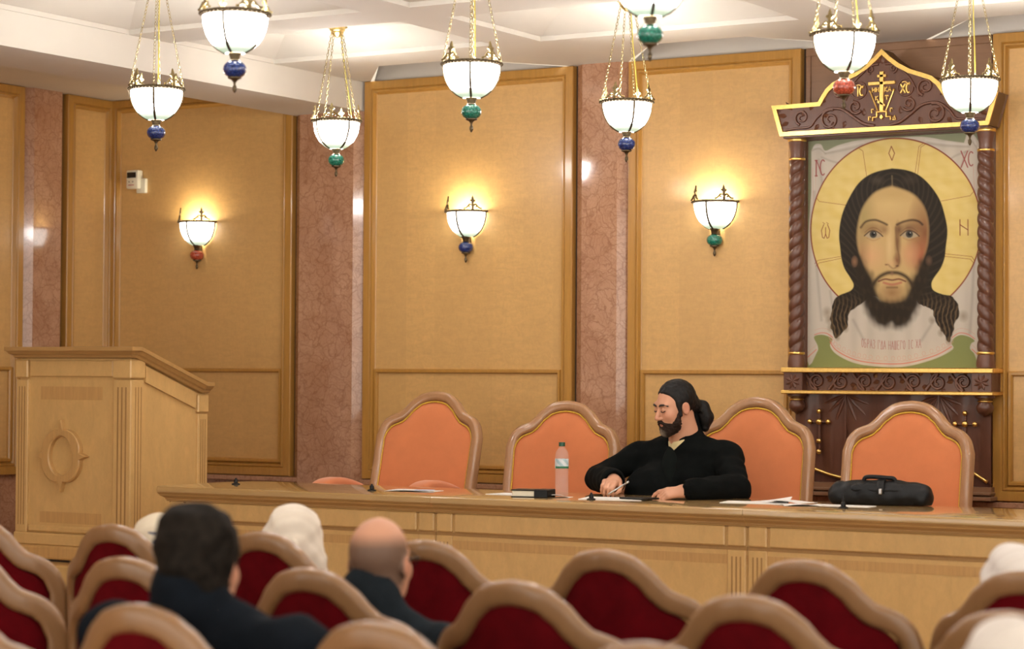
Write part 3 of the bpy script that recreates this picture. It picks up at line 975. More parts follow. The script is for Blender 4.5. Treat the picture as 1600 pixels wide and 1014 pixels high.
# ================================================================== ICON CASE
# stroke letters on a unit cell (x right, y up)
def arc(cx, cy, rx, ry, a0, a1, n=8):
    return [(cx + rx * math.cos(math.radians(a0 + (a1 - a0) * k / n)), cy + ry * math.sin(math.radians(a0 + (a1 - a0) * k / n))) for k in range(n + 1)]
GL = {
    'I': [[(.5, 0), (.5, 1)], [(.38, 0), (.62, 0)], [(.38, 1), (.62, 1)]],
    'C': [arc(.58, .5, .42, .5, 55, 305, 10)],
    'X': [[(.05, 0), (.95, 1)], [(.05, 1), (.95, 0)]],
    'N': [[(.1, 0), (.1, 1)], [(.9, 0), (.9, 1)], [(.1, .68), (.9, .34)]],      # old-style I-like letter with slanted bar
    'U': [[(.1, 0), (.1, 1)], [(.9, 0), (.9, 1)], [(.1, .32), (.9, .68)]],
    'H': [[(.1, 0), (.1, 1)], [(.9, 0), (.9, 1)], [(.1, .5), (.9, .5)]],
    'K': [[(.1, 0), (.1, 1)], [(.85, 1), (.1, .48), (.9, 0)]],
    'A': [[(.02, 0), (.5, 1), (.98, 0)], [(.22, .36), (.78, .36)]],
    'D': [[(.02, 0), (.98, 0), (.6, 1), (.2, .45), (.3, 0)]],
    'T': [[(.5, 0), (.5, 1)], [(.05, .78), (.05, 1), (.95, 1), (.95, .78)]],
    'G': [[(.15, 0), (.15, 1), (.9, 1), (.9, .74)]],
    'O': [arc(.5, .5, .4, .5, 0, 360, 14)],
    'W': [[(.30, .95), (.05, .55), (.16, .08), (.34, .02), (.5, .3), (.5, .75)], [(.70, .95), (.95, .55), (.84, .08), (.66, .02), (.5, .3)]],
    'B': [[(.1, 0), (.1, 1), (.8, 1)], [(.1, .55), (.6, .55), (.85, .3), (.6, 0), (.1, 0)]],
    'P': [[(.1, 0), (.1, 1), (.6, 1), (.85, .75), (.6, .5), (.1, .5)]],
    'Z': [[(.1, .95), (.6, 1), (.85, .78), (.5, .52), (.88, .25), (.6, 0), (.1, .05)]],
    'S': [[(.1, 1), (.1, 0), (.9, 0), (.9, 1)], [(.5, 0), (.5, 1)]],            # three-stemmed letter
    'E': [[(.85, 1), (.1, 1), (.1, 0), (.85, 0)], [(.1, .52), (.7, .52)]],
    'J': [[(.05, 1), (.3, 1), (.3, 0), (.75, 0), (.9, .28), (.7, .52), (.3, .52)]],
    '~': [arc(.28, 0, .28, .8, 180, 20, 5) + arc(.78, .2, .26, .8, 200, 340, 5)],
}

XC = -4.312
YF, YP, YPED = 10.87, 10.93, 10.77

def paint_mesh(parent):
    """the painted board: a long-haired bearded man's face on a hanging cloth with a gold disc.
    Drawn in its own flat 2D coordinates (x 1262..1535, y 208..577)."""
    nu, nv = 330, 430
    u = np.linspace(0, 1, nu); v = np.linspace(0, 1, nv)
    U, V_ = np.meshgrid(u, v, indexing='ij')
    tl, tr, bl, br = [np.array(p, float) for p in ((1262, 219), (1535, 208), (1262, 577), (1533, 577))]
    P_ = (tl[None, None] * ((1 - U) * (1 - V_))[..., None] + tr * (U * (1 - V_))[..., None] + bl * ((1 - U) * V_)[..., None] + br * (U * V_)[..., None])
    X = P_[..., 0].ravel(); Y = P_[..., 1].ravel()
    img = np.zeros((len(X), 3)); img[:] = lin((139, 141, 104))
    def noise(sx, sy, seed):
        r = np.random.default_rng(seed); o = 0
        for i in range(6):
            a = r.random() * 6.28; f = 0.6 + r.random()
            o = o + np.sin((X * math.cos(a) * sx + Y * math.sin(a) * sy) * f + r.random() * 6.28)
        return o / 4.0
    def sd_poly(pts):
        p = np.array(pts, float); d = np.full(len(X), 1e9); s = np.ones(len(X))
        n = len(p); j = n - 1
        for i in range(n):
            e = p[j] - p[i]; wx = X - p[i][0]; wy = Y - p[i][1]
            t = np.clip((wx * e[0] + wy * e[1]) / (e @ e + 1e-9), 0, 1)
            d = np.minimum(d, (wx - e[0] * t) ** 2 + (wy - e[1] * t) ** 2)
            c1 = Y >= p[i][1]; c2 = Y < p[j][1]; c3 = e[0] * wy > e[1] * wx
            fl = (c1 & c2 & c3) | (~c1 & ~c2 & ~c3)
            s = np.where(fl, -s, s); j = i
        return s * np.sqrt(d)
    def sm(d, w):
        t = np.clip(0.5 - d / w, 0, 1); return t * t * (3 - 2 * t)
    def lay(a, c):
        img[:] = img * (1 - a[:, None]) + np.asarray(c) * a[:, None]
    def layc(a, c): lay(a, lin(c))
    def spl(pts, n=6):
        return [(p.x, p.y) for p in catmull([(x, y, 0) for x, y in pts], n)]
    def dline(pts):
        d = np.full(len(X), 1e9)
        for a, b in zip(pts[:-1], pts[1:]):
            ex, ey = b[0] - a[0], b[1] - a[1]
            wx, wy = X - a[0], Y - a[1]
            t = np.clip((wx * ex + wy * ey) / (ex * ex + ey * ey + 1e-9), 0, 1)
            d = np.minimum(d, (wx - ex * t) ** 2 + (wy - ey * t) ** 2)
        return np.sqrt(d)
    def stroke(pts, w, c, soft=1.2, al=1.0):
        layc(al * sm(dline(pts) - w / 2, soft), c)
    def blob(cx, cy, rx, ry, c, al=1.0, p=1.0, rot=0.0):
        ca, sa = math.cos(rot), math.sin(rot)
        dx, dy = X - cx, Y - cy
        q = np.sqrt(((dx * ca + dy * sa) / rx) ** 2 + ((-dx * sa + dy * ca) / ry) ** 2)
        layc(al * np.clip(1 - q, 0, 1) ** p, c)
    img *= (1 + 0.05 * noise(.12, .12, 1))[:, None]
    lay(0.5 * sm(Y - 300, 260), lin((150, 152, 122)))
    lay(sm(480 - Y, 40), lin((139, 143, 86)))
    # hanging cloth
    cloth = spl([(1268, 236), (1274, 226), (1284, 226), (1291, 236), (1310, 228), (1345, 220), (1397, 217), (1445, 216), (1480, 222), (1508, 226)], 4) + \
            spl([(1512, 214), (1520, 212), (1528, 222), (1531, 240), (1531, 400), (1532, 562), (1522, 551), (1516, 544), (1518, 536), (1523, 532), (1515, 526), (1502, 523), (1492, 528), (1488, 536), (1490, 545), (1465, 559), (1428, 570), (1400, 573), (1362, 571), (1334, 565.5), (1309, 553), (1299, 540), (1303, 530), (1292, 524), (1281, 523), (1273, 527), (1279, 540), (1278, 550), (1262, 562), (1262, 400), (1268, 300)], 4)
    dc = sd_poly(cloth)
    m = sm(dc, 1.6)
    layc(m, (206, 193, 172))
    fold = noise(.20, .02, 4)
    lay(m * np.clip(fold * 0.22, 0, .3), lin((160, 146, 132)))
    lay(m * np.clip(-fold * 0.2, 0, .25), lin((226, 216, 198)))
    for pts, w in (([(1291, 240), (1325, 234), (1350, 228)], 5), ([(1285, 246), (1300, 252), (1316, 256)], 4), ([(1280, 250), (1286, 290), (1288, 330)], 5), ([(1516, 232), (1480, 230), (1452, 226)], 5), ([(1516, 238), (1495, 246), (1484, 254)], 4), ([(1510, 240), (1504, 262)], 4),
                   ([(1273, 300), (1276, 400), (1285, 500)], 6), ([(1299, 455), (1306, 500)], 5), ([(1524, 300), (1522, 420), (1516, 520)], 6), ([(1336, 500), (1352, 530)], 6), ([(1462, 500), (1442, 532)], 6), ([(1268, 236), (1280, 232), (1291, 240)], 3), ([(1514, 222), (1522, 226), (1530, 240)], 3)):
        lay(m * 0.45 * sm(dline(spl(pts)) - w * .3, w), lin((146, 132, 120)))
    for pts in ([(1291, 237), (1325, 229), (1352, 223)], [(1512, 229), (1480, 226), (1450, 221)], [(1272, 230), (1282, 229)], [(1521, 216), (1526, 228)]):
        lay(m * 0.5 * sm(dline(spl(pts)) - 1.2, 4), lin((226, 218, 204)))
    # embroidered border
    hem = spl([(1299, 534), (1309, 547), (1334, 560), (1362, 566), (1400, 568), (1428, 565), (1465, 554), (1488, 541)])
    stroke(hem, 1.5, (214, 120, 100), 1.2)
    hem2 = [(x, y - 4) for x, y in hem]; stroke(hem2, .5, (214, 150, 130), 1.0)
    for k in range(24):
        t = k / 23 * (len(hem) - 1); i = min(int(t), len(hem) - 2); f = t - i
        hx = hem[i][0] + (hem[i + 1][0] - hem[i][0]) * f; hy = hem[i][1] + (hem[i + 1][1] - hem[i][1]) * f - 8.5
        stroke(arc(hx, hy, 2.6, 3.4, 0, 360, 8), .5, (212, 150, 132), 1.0, .8)
    for c in (spl([(1274, 523), (1284, 520), (1294, 521), (1303, 527)]), spl([(1489, 527), (1500, 520), (1513, 522), (1523, 529)]), [(1263, 558), (1277, 546)], [(1519, 545), (1531, 557)]):
        stroke(c, 1.2, (214, 120, 100), 1.2); stroke([(x, y - 7) for x, y in c], .5, (214, 150, 130), 1.0, .8)
    for xx in (1270, 1522):
        stroke([(xx, 262), (xx + 2, 330)], .5, (205, 140, 120), 1.0, .8); stroke([(xx + 5, 262), (xx + 6, 320)], .5, (205, 140, 120), 1.0, .6)
    # gold disc
    cx, cy, rx, ry = 1400.5, 357.5, 133.0, 139.8
    q = np.sqrt(((X - cx) / rx) ** 2 + ((Y - cy - (X - cx) * -0.015) / ry) ** 2)
    dn = (q - 1) * 135
    beh = sm(np.maximum(np.abs(X - 1397) - 60, 446 - Y), 2)
    g = sm(dn, 1.5) * (1 - beh)
    layc(g, (226, 196, 112))
    lay(g * np.clip(0.25 + 0.3 * noise(.22, .25, 9), 0, .5), lin((240, 216, 142)))
    lay(g * np.clip(0.2 * noise(.1, .4, 10), 0, .3), lin((205, 168, 84)))
    layc(sm(np.abs(dn) - 1.0, 1.3) * (1 - beh), (140, 62, 44))
    rl = (150, 72, 50)
    for pts in ([(1345, 233), (1351, 237), (1357, 276)], [(1446, 226), (1439, 231), (1433, 272)], [(1449, 227.5), (1442, 232), (1437, 273)], [(1277, 310), (1281, 315), (1324, 321)], [(1522, 302), (1517, 308), (1473, 316)],
                [(1274, 412), (1279, 407), (1316, 401)], [(1276, 416), (1281, 411), (1316, 404)], [(1478, 397.5), (1519, 402), (1523, 408)], [(1478, 401.5), (1517, 406), (1521, 411)]):
        stroke(pts, .7, rl, 1.1)
    def text(s, x, y, w, h, c, sw=1.0):
        for st in GL[s]:
            stroke([(x + px * w, y + (1 - py) * h) for px, py in st], sw, c, 1.1)
    lc = (138, 66, 50)
    stroke([(1396, 230), (1392, 241), (1397, 252), (1401, 241), (1396, 230)], 1.3, lc)
    text('W', 1284, 350, 15, 23, lc, 1.2); stroke([(1287, 348), (1290, 350)], .8, lc); stroke([(1293, 348), (1296, 350)], .8, lc)
    text('N', 1500, 345, 15, 24, lc, 1.4)
    lc2 = (160, 84, 78)
    text('I', 1270, 251, 12, 24, lc2, 2.0); text('C', 1281, 250, 10, 24, lc2, 1.8); stroke([(1277, 252), (1284, 270)], 1.4, lc2)
    text('X', 1503, 239, 11, 25, lc2, 1.8); text('C', 1513, 240, 10, 22, lc2, 1.8)
    # inscription
    xx = 1349
    for ch in 'OBPAZ GDA HASEGO IC XA':
        if ch == ' ': xx += 3.2; continue
        for st in GL.get(ch, GL['I']):
            yo = 529 + 3.5 * math.sin((xx - 1349) / 95 * PI)
            stroke([(xx + px * 3.4, yo + (1 - py) * 13) for px, py in st], .75, (176, 104, 98), .9, .9)
        xx += 4.5
    # hair
    hair = spl([(1397, 264.5), (1374, 269), (1356, 277), (1340, 292), (1324, 320), (1316, 343), (1313, 368), (1315, 388), (1317, 404), (1322, 420), (1331, 434), (1336.5, 445), (1332, 454), (1315, 461), (1306, 468), (1302, 481), (1300, 499), (1302, 516), (1309, 529), (1316, 522), (1327, 509), (1329, 490), (1341, 480), (1353, 472), (1365, 462),
                (1397, 470), (1430, 462), (1437, 473), (1446, 478), (1459, 484), (1462, 494), (1467, 507), (1476, 521), (1484, 534), (1489, 522), (1493, 507), (1500, 490), (1497, 474), (1488, 463), (1474, 460), (1461, 454), (1458, 445), (1461, 436), (1472, 420), (1478, 404), (1480, 387), (1482.5, 361), (1477.5, 334), (1470, 312), (1455, 290), (1437.5, 274.5), (1418, 267), (1397, 264.5)], 4)
    dh = sd_poly(hair)
    curl = np.clip((Y - 455) / 30, 0, 1)
    wob = noise(.9, .5, 21)
    hm = sm(dh + wob * 1.2 * curl, 1.8 + 5 * 0)
    hcol = lin((46, 38, 28))
    lay(hm, hcol)
    strand = np.sin(np.hypot(X - 1397, (Y - 300) * .9) * .8 + noise(.08, .05, 3) * 4)
    lay(hm * np.clip(strand, 0, 1) * .22, lin((88, 74, 54)))
    lay(hm * curl * np.clip(np.sin(X * .95 + 2.4 * np.sin(Y * .13) + wob), 0, 1) * .75, lin((116, 92, 62)))
    lay(hm * curl * np.clip(-np.sin(X * .95 + 2.4 * np.sin(Y * .13) + wob + .6) - .3, 0, 1) * .6, lin((46, 34, 24)))
    for bx, by, r in ((1294, 488, 9), (1297, 500, 7), (1506, 494, 9), (1300, 512, 7), (1484, 532, 6), (1311, 528, 5), (1324, 514, 6), (1458, 500, 6), (1472, 520, 6)):
        blob(bx, by, r, r * 1.2, (120, 98, 66), .55, .8)
    blob(1374, 283, 14, 9, (92, 80, 62), .55); blob(1425, 282, 16, 10, (84, 72, 56), .45)
    stroke([(1397, 276), (1397.5, 292)], 1.4, (120, 104, 74), 3)
    # face
    face = spl([(1397, 290), (1380, 295), (1366, 303), (1351, 322), (1343, 345), (1340, 372), (1344, 395), (1350, 412), (1358, 432), (1367, 455), (1380, 478), (1397, 486), (1416, 478), (1430, 455), (1440, 430), (1448, 402), (1454, 380), (1455, 353), (1450, 329), (1440, 312), (1425, 300), (1397, 290)], 4)
    df = sd_poly(face)
    fm = sm(df + 2.0, 7)
    layc(fm, (204, 170, 112))
    def fb(*a, **k):
        img0 = img.copy(); blob(*a, **k); img[:] = img0 + (img - img0) * fm[:, None]
    fb(1394, 318, 40, 26, (216, 184, 122), .85); fb(1352, 340, 24, 60, (160, 142, 86), .75); fb(1448, 365, 30, 70, (138, 90, 56), 1.0, .8); fb(1440, 400, 26, 34, (172, 96, 66), .95)
    fb(1362, 400, 30, 28, (222, 172, 122), .9); fb(1424, 398, 20, 24, (214, 158, 112), .85); fb(1397, 305, 50, 16, (190, 158, 96), .5); fb(1349, 400, 16, 50, (150, 110, 70), .7)
    # nose
    fb(1393, 385, 7, 40, (224, 190, 134), .9); fb(1406, 378, 6.5, 36, (126, 88, 56), .95, 0.8); fb(1405, 408, 8, 14, (134, 86, 58), .95, .8); fb(1396, 412, 10, 9, (216, 172, 120), .7)
    stroke(spl([(1403, 356), (1404, 380), (1408, 402), (1407, 414), (1399, 420), (1391, 414)]), 1.6, (104, 70, 46), 4, .65)
    fb(1388, 414, 3.5, 2, (110, 60, 42), .9); fb(1405, 416, 4, 2.2, (86, 52, 38), .9)
    # brows and eyes
    stroke(spl([(1348, 356), (1356, 347), (1370, 344.5), (1381, 348), (1389, 352)]), 3.0, (66, 52, 36), 4.0, .95)
    stroke(spl([(1405, 352), (1415, 347.5), (1428, 345), (1438, 347), (1444, 352)]), 3.2, (60, 46, 32), 4.0, .95)
    fb(1367, 358, 24, 13, (138, 102, 66), .8, .8); fb(1423, 357, 24, 13, (122, 86, 58), .85, .8); fb(1385, 360, 10, 12, (140, 104, 68), .7); fb(1408, 360, 9, 12, (112, 78, 52), .8)
    for ex, ey, s in ((1367.5, 367.5, 1), (1424, 367.5, 1)):
        eye = spl([(ex - 13.5, ey + 1.5), (ex - 6, ey - 4.5), (ex + 1, ey - 6), (ex + 9, ey - 2.5), (ex + 14, ey + 2), (ex + 6, ey + 5), (ex - 3, ey + 6), (ex - 13.5, ey + 1.5)])
        de = sd_poly(eye)
        layc(sm(de, 1.8), (178, 158, 124))
        em = sm(de, 1.5)
        r = np.hypot(X - ex, (Y - ey + .8))
        layc(em * sm(r - 5.6, 1.8), (72, 68, 58)); layc(em * sm(r - 2.6, 1.5), (30, 26, 24)); layc(em * sm(np.hypot(X - ex - 1.5, Y - ey + 2.8) - .8, 1), (190, 186, 176))
        stroke(spl([(ex - 14, ey + 1.5), (ex - 6, ey - 5), (ex + 1, ey - 6.3), (ex + 9, ey - 3), (ex + 15, ey + 2.5)]), 1.7, (74, 50, 36), 1.8, .95)
        stroke(spl([(ex - 13, ey - 4), (ex - 4, ey - 10.5), (ex + 5, ey - 10), (ex + 13, ey - 4)]), 1.0, (126, 88, 60), 2.2, .8)
        stroke(spl([(ex - 10, ey + 5), (ex, ey + 9), (ex + 10, ey + 5.5)]), 1.0, (160, 110, 78), 3, .6)
    # beard and moustache
    beard = spl([(1344, 404), (1352, 420), (1362, 432), (1368, 446), (1370, 460), (1380, 470), (1397, 473), (1414, 470), (1424, 460), (1427, 445), (1436, 430), (1446, 408), (1453, 412), (1450, 436), (1442, 460), (1434, 480), (1425, 496), (1416, 506), (1404, 509), (1396, 503), (1386, 508), (1376, 505), (1364, 492), (1356, 475), (1348, 450), (1342, 425), (1344, 404)], 4)
    db = sd_poly(beard)
    layc(sm(db - 4 + noise(.6, .4, 31) * 1.5, 16) * .98, (50, 40, 27))
    layc(sm(db + 3, 8) * .9, (48, 38, 26))
    lay(sm(db, 8) * np.clip(noise(.7, .25, 33), 0, 1) * .22, lin((84, 66, 42)))
    blob(1397, 458, 23, 17, (158, 118, 76), .95, .8); 
    stroke(spl([(1366, 446), (1376, 434), (1388, 427.5), (1397, 426.5), (1408, 427.5), (1420, 434), (1429, 446)]), 5.5, (62, 48, 32), 6, .95)
    blob(1397, 428, 4, 5, (150, 112, 84), .7)
    stroke(spl([(1376, 440), (1386, 436.5), (1397, 438), (1408, 436.5), (1418, 440)]), 2.4, (112, 62, 50), 2.4, .95)
    stroke(spl([(1384, 442), (1397, 445), (1411, 442)]), 3.4, (186, 118, 88), 3, .95)
    stroke([(1389, 449.5), (1405, 449.5)], 2.2, (110, 76, 50), 4, .8)
    # ears
    blob(1338, 409, 6, 10, (150, 110, 78), .9, .7); blob(1454, 408, 6, 9, (112, 84, 62), .8, .7)
    x = (U - 0.5) * 0.955
    z = 1.6505 + (1 - V_) * 1.212
    Vv = np.stack([x.ravel(), np.zeros(x.size), z.ravel()], 1)
    ii = np.arange(nu * nv).reshape(nu, nv)
    Q = np.stack([ii[:-1, :-1].ravel(), ii[:-1, 1:].ravel(), ii[1:, 1:].ravel(), ii[1:, :-1].ravel()], 1)
    o = mesh_np('painting', Vv, Q, 'paint', parent, np.clip(img * np.array([.80, .83, .88]), 0, 1), False)
    o.location = (0, YP - YF - 0.012, -0.99)
    return o

def scroll(bm, pts, r0, r1, y, flat=1.25):
    p = catmull([(a, y, b) for a, b in pts], 5)
    n = len(p)
    sweep(bm, p, circ(1.0, 6, flat), (0, -1, 0), scales=[r0 + (r1 - r0) * k / (n - 1) for k in range(n)])

def spiral(cx, cz, r0, r1, a0, turns, n=14):
    return [(cx + (r0 + (r1 - r0) * k / n) * math.cos(a0 + turns * 2 * PI * k / n), cz + (r0 + (r1 - r0) * k / n) * math.sin(a0 + turns * 2 * PI * k / n)) for k in range(n + 1)]

def leaf(bm, x, z, a, L, w, y):
    """a raised pointed leaf lobe"""
    c, s = math.cos(a), math.sin(a)
    base = [(0, 0), (L * .3, w), (L * .65, w * .7), (L, 0), (L * .65, -w * .7), (L * .3, -w)]
    lo = [bm.verts.new((x + p * c - q * s, y, z + p * s + q * c)) for p, q in base]
    mid = [bm.verts.new((x + p * c, y - w * .55, z + p * s)) for p in (L * .15, L * .5, L * .85)]
    a_, b_, c_, d_, e_, f_ = lo
    m0, m1, m2 = mid
    for fc in ((a_, b_, m0), (b_, c_, m1, m0), (c_, d_, m2, m1), (d_, e_, m2), (e_, f_, m0, m1), (f_, a_, m0), (e_, m1, m2)):
        try: bm.faces.new(fc)
        except ValueError: pass

def icon_case():
    Z0 = 0.99
    root = empty('icon_case', (XC, YF, Z0), 'tall carved walnut icon case with gilded crosses, holding a gold-haloed face painting', 'icon')
    zz = lambda z: z - Z0
    def P(name, bm, mat, par=root, smooth=False, angle=None):
        return obj(name, bm, mat, par, smooth, angle=angle)
    # backing and sides
    bm = B(); box(bm, -0.52, 0.52, 0.058, 0.112, zz(0.992), zz(2.88))
    P('back_board', bm, 'walnut')
    for s in (-1, 1):
        bm = B(); x0, x1 = sorted((s * 0.478, s * 0.54)); box(bm, x0, x1, 0.012, 0.112, zz(1.645), zz(2.875), 0.004)
        P('side_post', bm, 'walnut')
    for z0, z1 in ((1.645, 1.6555), (2.858, 2.88)):
        bm = B(); box(bm, -0.48, 0.48, 0.02, 0.06, zz(z0), zz(z1)); P('inner_frame', bm, 'walnut')
    bm = B()
    rect_frame(bm, -0.482, 0.482, zz(1.648), zz(2.864), [(0, -0.03), (0, -0.035), (0.008, -0.05), (0.010, -0.056)])
    P('inner_frame', bm, 'walnut')
    paint_mesh(root)
    # twisted columns
    for s in (-1, 1):
        cxx = s * 0.516
        nz, na = 260, 32
        bm = B()
        rings = []
        z0, z1 = 1.745, 2.765
        for i in range(nz + 1):
            z = z0 + (z1 - z0) * i / nz
            ring = []
            for k in range(na):
                a = 2 * PI * k / na
                tw = a * 1.0 + s * (z - z0) * 49
                r = 0.031 + 0.012 * abs(math.sin(tw)) ** 0.5
                ring.append(bm.verts.new((cxx + r * math.cos(a), r * math.sin(a), zz(z))))
            rings.append(ring)
        for A, Bv in zip(rings[:-1], rings[1:]):
            for k in range(na): bm.faces.new([A[k], A[(k + 1) % na], Bv[(k + 1) % na], Bv[k]])
        col = P('twisted_column', bm, 'walnut', smooth=True)
        bm = B(); lathe(bm, [(0.036, 2.765), (0.034, 2.79), (0.042, 2.825), (0.047, 2.855), (0.0, 2.857)], 20, (cxx, 0, -Z0))
        P('capital', bm, 'walnutlite', col, True, 40)
        bm = B(); lathe(bm, [(0.0, 1.66), (0.046, 1.662), (0.048, 1.685), (0.042, 1.715), (0.036, 1.735), (0.036, 1.748)], 20, (cxx, 0, -Z0))
        P('column_foot', bm, 'walnutlite', col, True, 40)
        for z, r, h in ((2.858, 0.050, 0.016), (2.758, 0.044, 0.013), (1.735, 0.044, 0.013), (1.652, 0.053, 0.016)):
            bm = B(); lathe(bm, [(0, z - h / 2), (r - .002, z - h / 2), (r, z - h / 4), (r, z + h / 4), (r - .002, z + h / 2), (0, z + h / 2)], 24, (cxx, 0, -Z0))
            P('gilded_ring', bm, 'gold', col, True, 40)
    # frieze
    bm = B(); box(bm, -0.47, 0.47, 0.01, 0.11, zz(1.53), zz(1.645)); P('frieze', bm, 'walnut')
    fr = B()
    for k in range(7):
        cx = -0.40 + 0.133 * k; d = 1 if k % 2 else -1
        scroll(fr, spiral(cx, zz(1.588), 0.044, 0.010, PI / 2 * d, 1.5 * d, 18), 0.0095, 0.006, 0.006)
        scroll(fr, [(cx - 0.066, zz(1.588 - d * .04)), (cx - 0.03, zz(1.588 + d * .005)), (cx, zz(1.588 + d * .044))], 0.010, 0.008, 0.006)
        for j in range(4):
            leaf(fr, cx + 0.055 * math.cos(j * 1.6 + k), zz(1.588) + 0.036 * math.sin(j * 1.6 + k), j * 1.6 + k + .5, 0.040, 0.014, 0.0095)
    P('scroll_carving', fr, 'walnutlite', smooth=True, angle=60)
    for s in (-1, 1):
        bm = B(); x0, x1 = sorted((s * 0.46, s * 0.566)); box(bm, x0, x1, -0.055, 0.11, zz(1.535), zz(1.64), 0.003)
        b = P('corner_block', bm, 'walnut')
        bm = B()
        for k in range(8): leaf(bm, s * 0.513, zz(1.588), k * PI / 4 + .39, 0.043, 0.012, -0.0555)
        sphere(bm, (s * 0.513, -0.056, zz(1.588)), 0.008, 8)
        P('rosette', bm, 'walnutlite', b)
        # turned drop under the block
        bm = B(); lathe(bm, [(0.0, 1.528), (0.05, 1.526), (0.052, 1.512), (0.04, 1.505), (0.03, 1.497), (0.034, 1.485), (0.044, 1.468), (0.043, 1.448), (0.030, 1.432), (0.016, 1.426), (0.009, 1.418), (0.0, 1.412)], 20, (s * 0.513, 0.0, -Z0))
        d = P('turned_drop', bm, 'walnut', smooth=True, angle=40)
        bm = B(); lathe(bm, [(0.028, 1.488), (0.037, 1.489), (0.038, 1.495), (0.028, 1.498)], 20, (s * 0.513, 0.0, -Z0)); P('gilded_ring', bm, 'gold', d, True)
    for z0, z1 in ((1.634, 1.660), (1.522, 1.541)):
        bm = B(); box(bm, -0.578, 0.578, -0.068, 0.11, zz(z0), zz(z1), 0.004); P('gilded_bar', bm, 'gold')
    # lower panel: carved cloth swags
    low = [(-0.53, 1.07), (-0.50, 1.085), (-0.437, 1.135)] 
    def sw(x):
        ax = abs(x)
        if ax > 0.437: return 1.135 - (ax - 0.437) / 0.10 * 0.062
        t = ax / 0.437
        return 1.068 + 0.067 * (t ** 2.6)
    xs_ = [(-0.535 + 1.07 * k / 60) for k in range(61)]
    bm = B()
    fw = [[], [], []]
    for x in xs_:
        zl = sw(x)
        ph = 0.006 * math.sin(x * 44) * (0.4 + 0.6 * min(1, abs(x) * 3))
        fw[0].append(bm.verts.new((x, 0.026, zz(1.525)))); fw[1].append(bm.verts.new((x, 0.030 + ph, zz((1.525 + zl) / 2)))); fw[2].append(bm.verts.new((x, 0.036 + ph * 1.4, zz(zl))))
    bk = [bm.verts.new((x, 0.06, zz(sw(x)))) for x in xs_]
    for a, b in ((fw[0], fw[1]), (fw[1], fw[2]), (fw[2], bk)):
        for k in range(60): bm.faces.new([a[k], a[k + 1], b[k + 1], b[k]])
    P('carved_cloth', bm, 'walnut', smooth=True, angle=50)
    for c in (-0.247, 0.262):
        bm = B()
        for k in range(7):
            a = -PI / 2 + (k - 3) * 0.40
            L = 0.20 - 0.012 * abs(k - 3)
            p0 = Vector((c, 0.030, zz(1.520))); p1 = p0 + Vector((math.cos(a) * L, 0.004, math.sin(a) * L))
            tube(bm, [p0, p0.lerp(p1, .35), p0.lerp(p1, .7), p1], 1.0, 7, (0, 1, 0), scales=[0.004, 0.012, 0.010, 0.001])
        box(bm, c - 0.004, c + 0.004, 0.016, 0.03, zz(1.08 + 0.05), zz(1.52))
        P('fan_pleats', bm, 'walnutlite', smooth=True, angle=40)
    bm = B()
    g = [(x, 0.026, zz(sw(x))) for x in xs_ if abs(x) < 0.53]
    tube(bm, g, 0.0085, 6, (0, -1, 0))
    P('gilded_hem', bm, 'gold', smooth=True)
    for s in (-1, 1):
        cx = -0.392 if s < 0 else 0.404
        bm = B()
        for a, b in (((cx, 1.43), (cx, 1.215)), ((cx - .05, 1.377), (cx + .05, 1.377))):
            box(bm, min(a[0], b[0]) - .006, max(a[0], b[0]) + .006, 0.012, 0.03, zz(min(a[1], b[1])) - .006, zz(max(a[1], b[1])) + .006, 0.003)
        c = P('cross', bm, 'walnut')
        bm = B()
        for dx, z, r in ((0, 1.432, .0135), (-.052, 1.377, .0135), (0, 1.377, .0165), (.052, 1.377, .0135), (0, 1.276, .0135), (0, 1.220, .0135)):
            sphere(bm, (cx + dx, 0.008, zz(z)), r, 14, 1, .7, 1)
        P('gilded_studs', bm, 'gold', c, True)
    bm = B(); box(bm, -0.535, 0.535, 0.03, 0.11, zz(0.992), zz(1.06)); box(bm, -0.55, 0.55, -0.02, 0.11, zz(0.992), zz(1.012), 0.003); box(bm, -0.54, 0.54, 0.0, 0.11, zz(1.02), zz(1.034), 0.003)
    P('base_ledge', bm, 'brownwood')
    # pediment
    half = [(0.567, 2.872), (0.585, 2.93), (0.616, 3.036), (0.352, 3.040), (0.335, 3.068), (0.308, 3.106), (0.270, 3.137), (0.215, 3.158), (0.150, 3.181), (0.095, 3.212), (0.045, 3.250), (0.0, 3.293)]
    yb = YPED - YF
    out = [(x, zz(z)) for x, z in half] + [(-x, zz(z)) for x, z in half[-2::-1]]
    bm = B(); prism(bm, out, yb, 0.05)
    ped = P('pediment', bm, 'walnut')
    # gilded edging: offset band
    def offs(pts, d):
        res = []
        n = len(pts)
        for i in range(n):
            a, b, c = Vector(pts[i - 1]), Vector(pts[i]), Vector(pts[(i + 1) % n])
            n1 = Vector((-(b - a).y, (b - a).x)).normalized(); n2 = Vector((-(c - b).y, (c - b).x)).normalized()
            m = (n1 + n2); m = m / max(0.35, m.length_squared / 2) / 1.0
            res.append((b.x + m.x * d * .5 * 1.0, b.y + m.y * d * .5))
        return res
    inn = offs(out, 0.044)
    if sum(abs(p[0]) for p in inn) > sum(abs(p[0]) for p in out): inn = offs(out, -0.044)
    bm = B()
    n = len(out)
    lay = []
    for pts, y in ((out, 0.02), (out, yb - 0.012), (inn, yb - 0.012), (inn, yb + 0.002)):
        lay.append([bm.verts.new((p[0], y, p[1])) for p in pts])
    for A, Bv in zip(lay[:-1], lay[1:]):
        for k in range(n): bm.faces.new([A[k], A[(k + 1) % n], Bv[(k + 1) % n], Bv[k]])
    P('gilded_edge', bm, 'gold', ped)
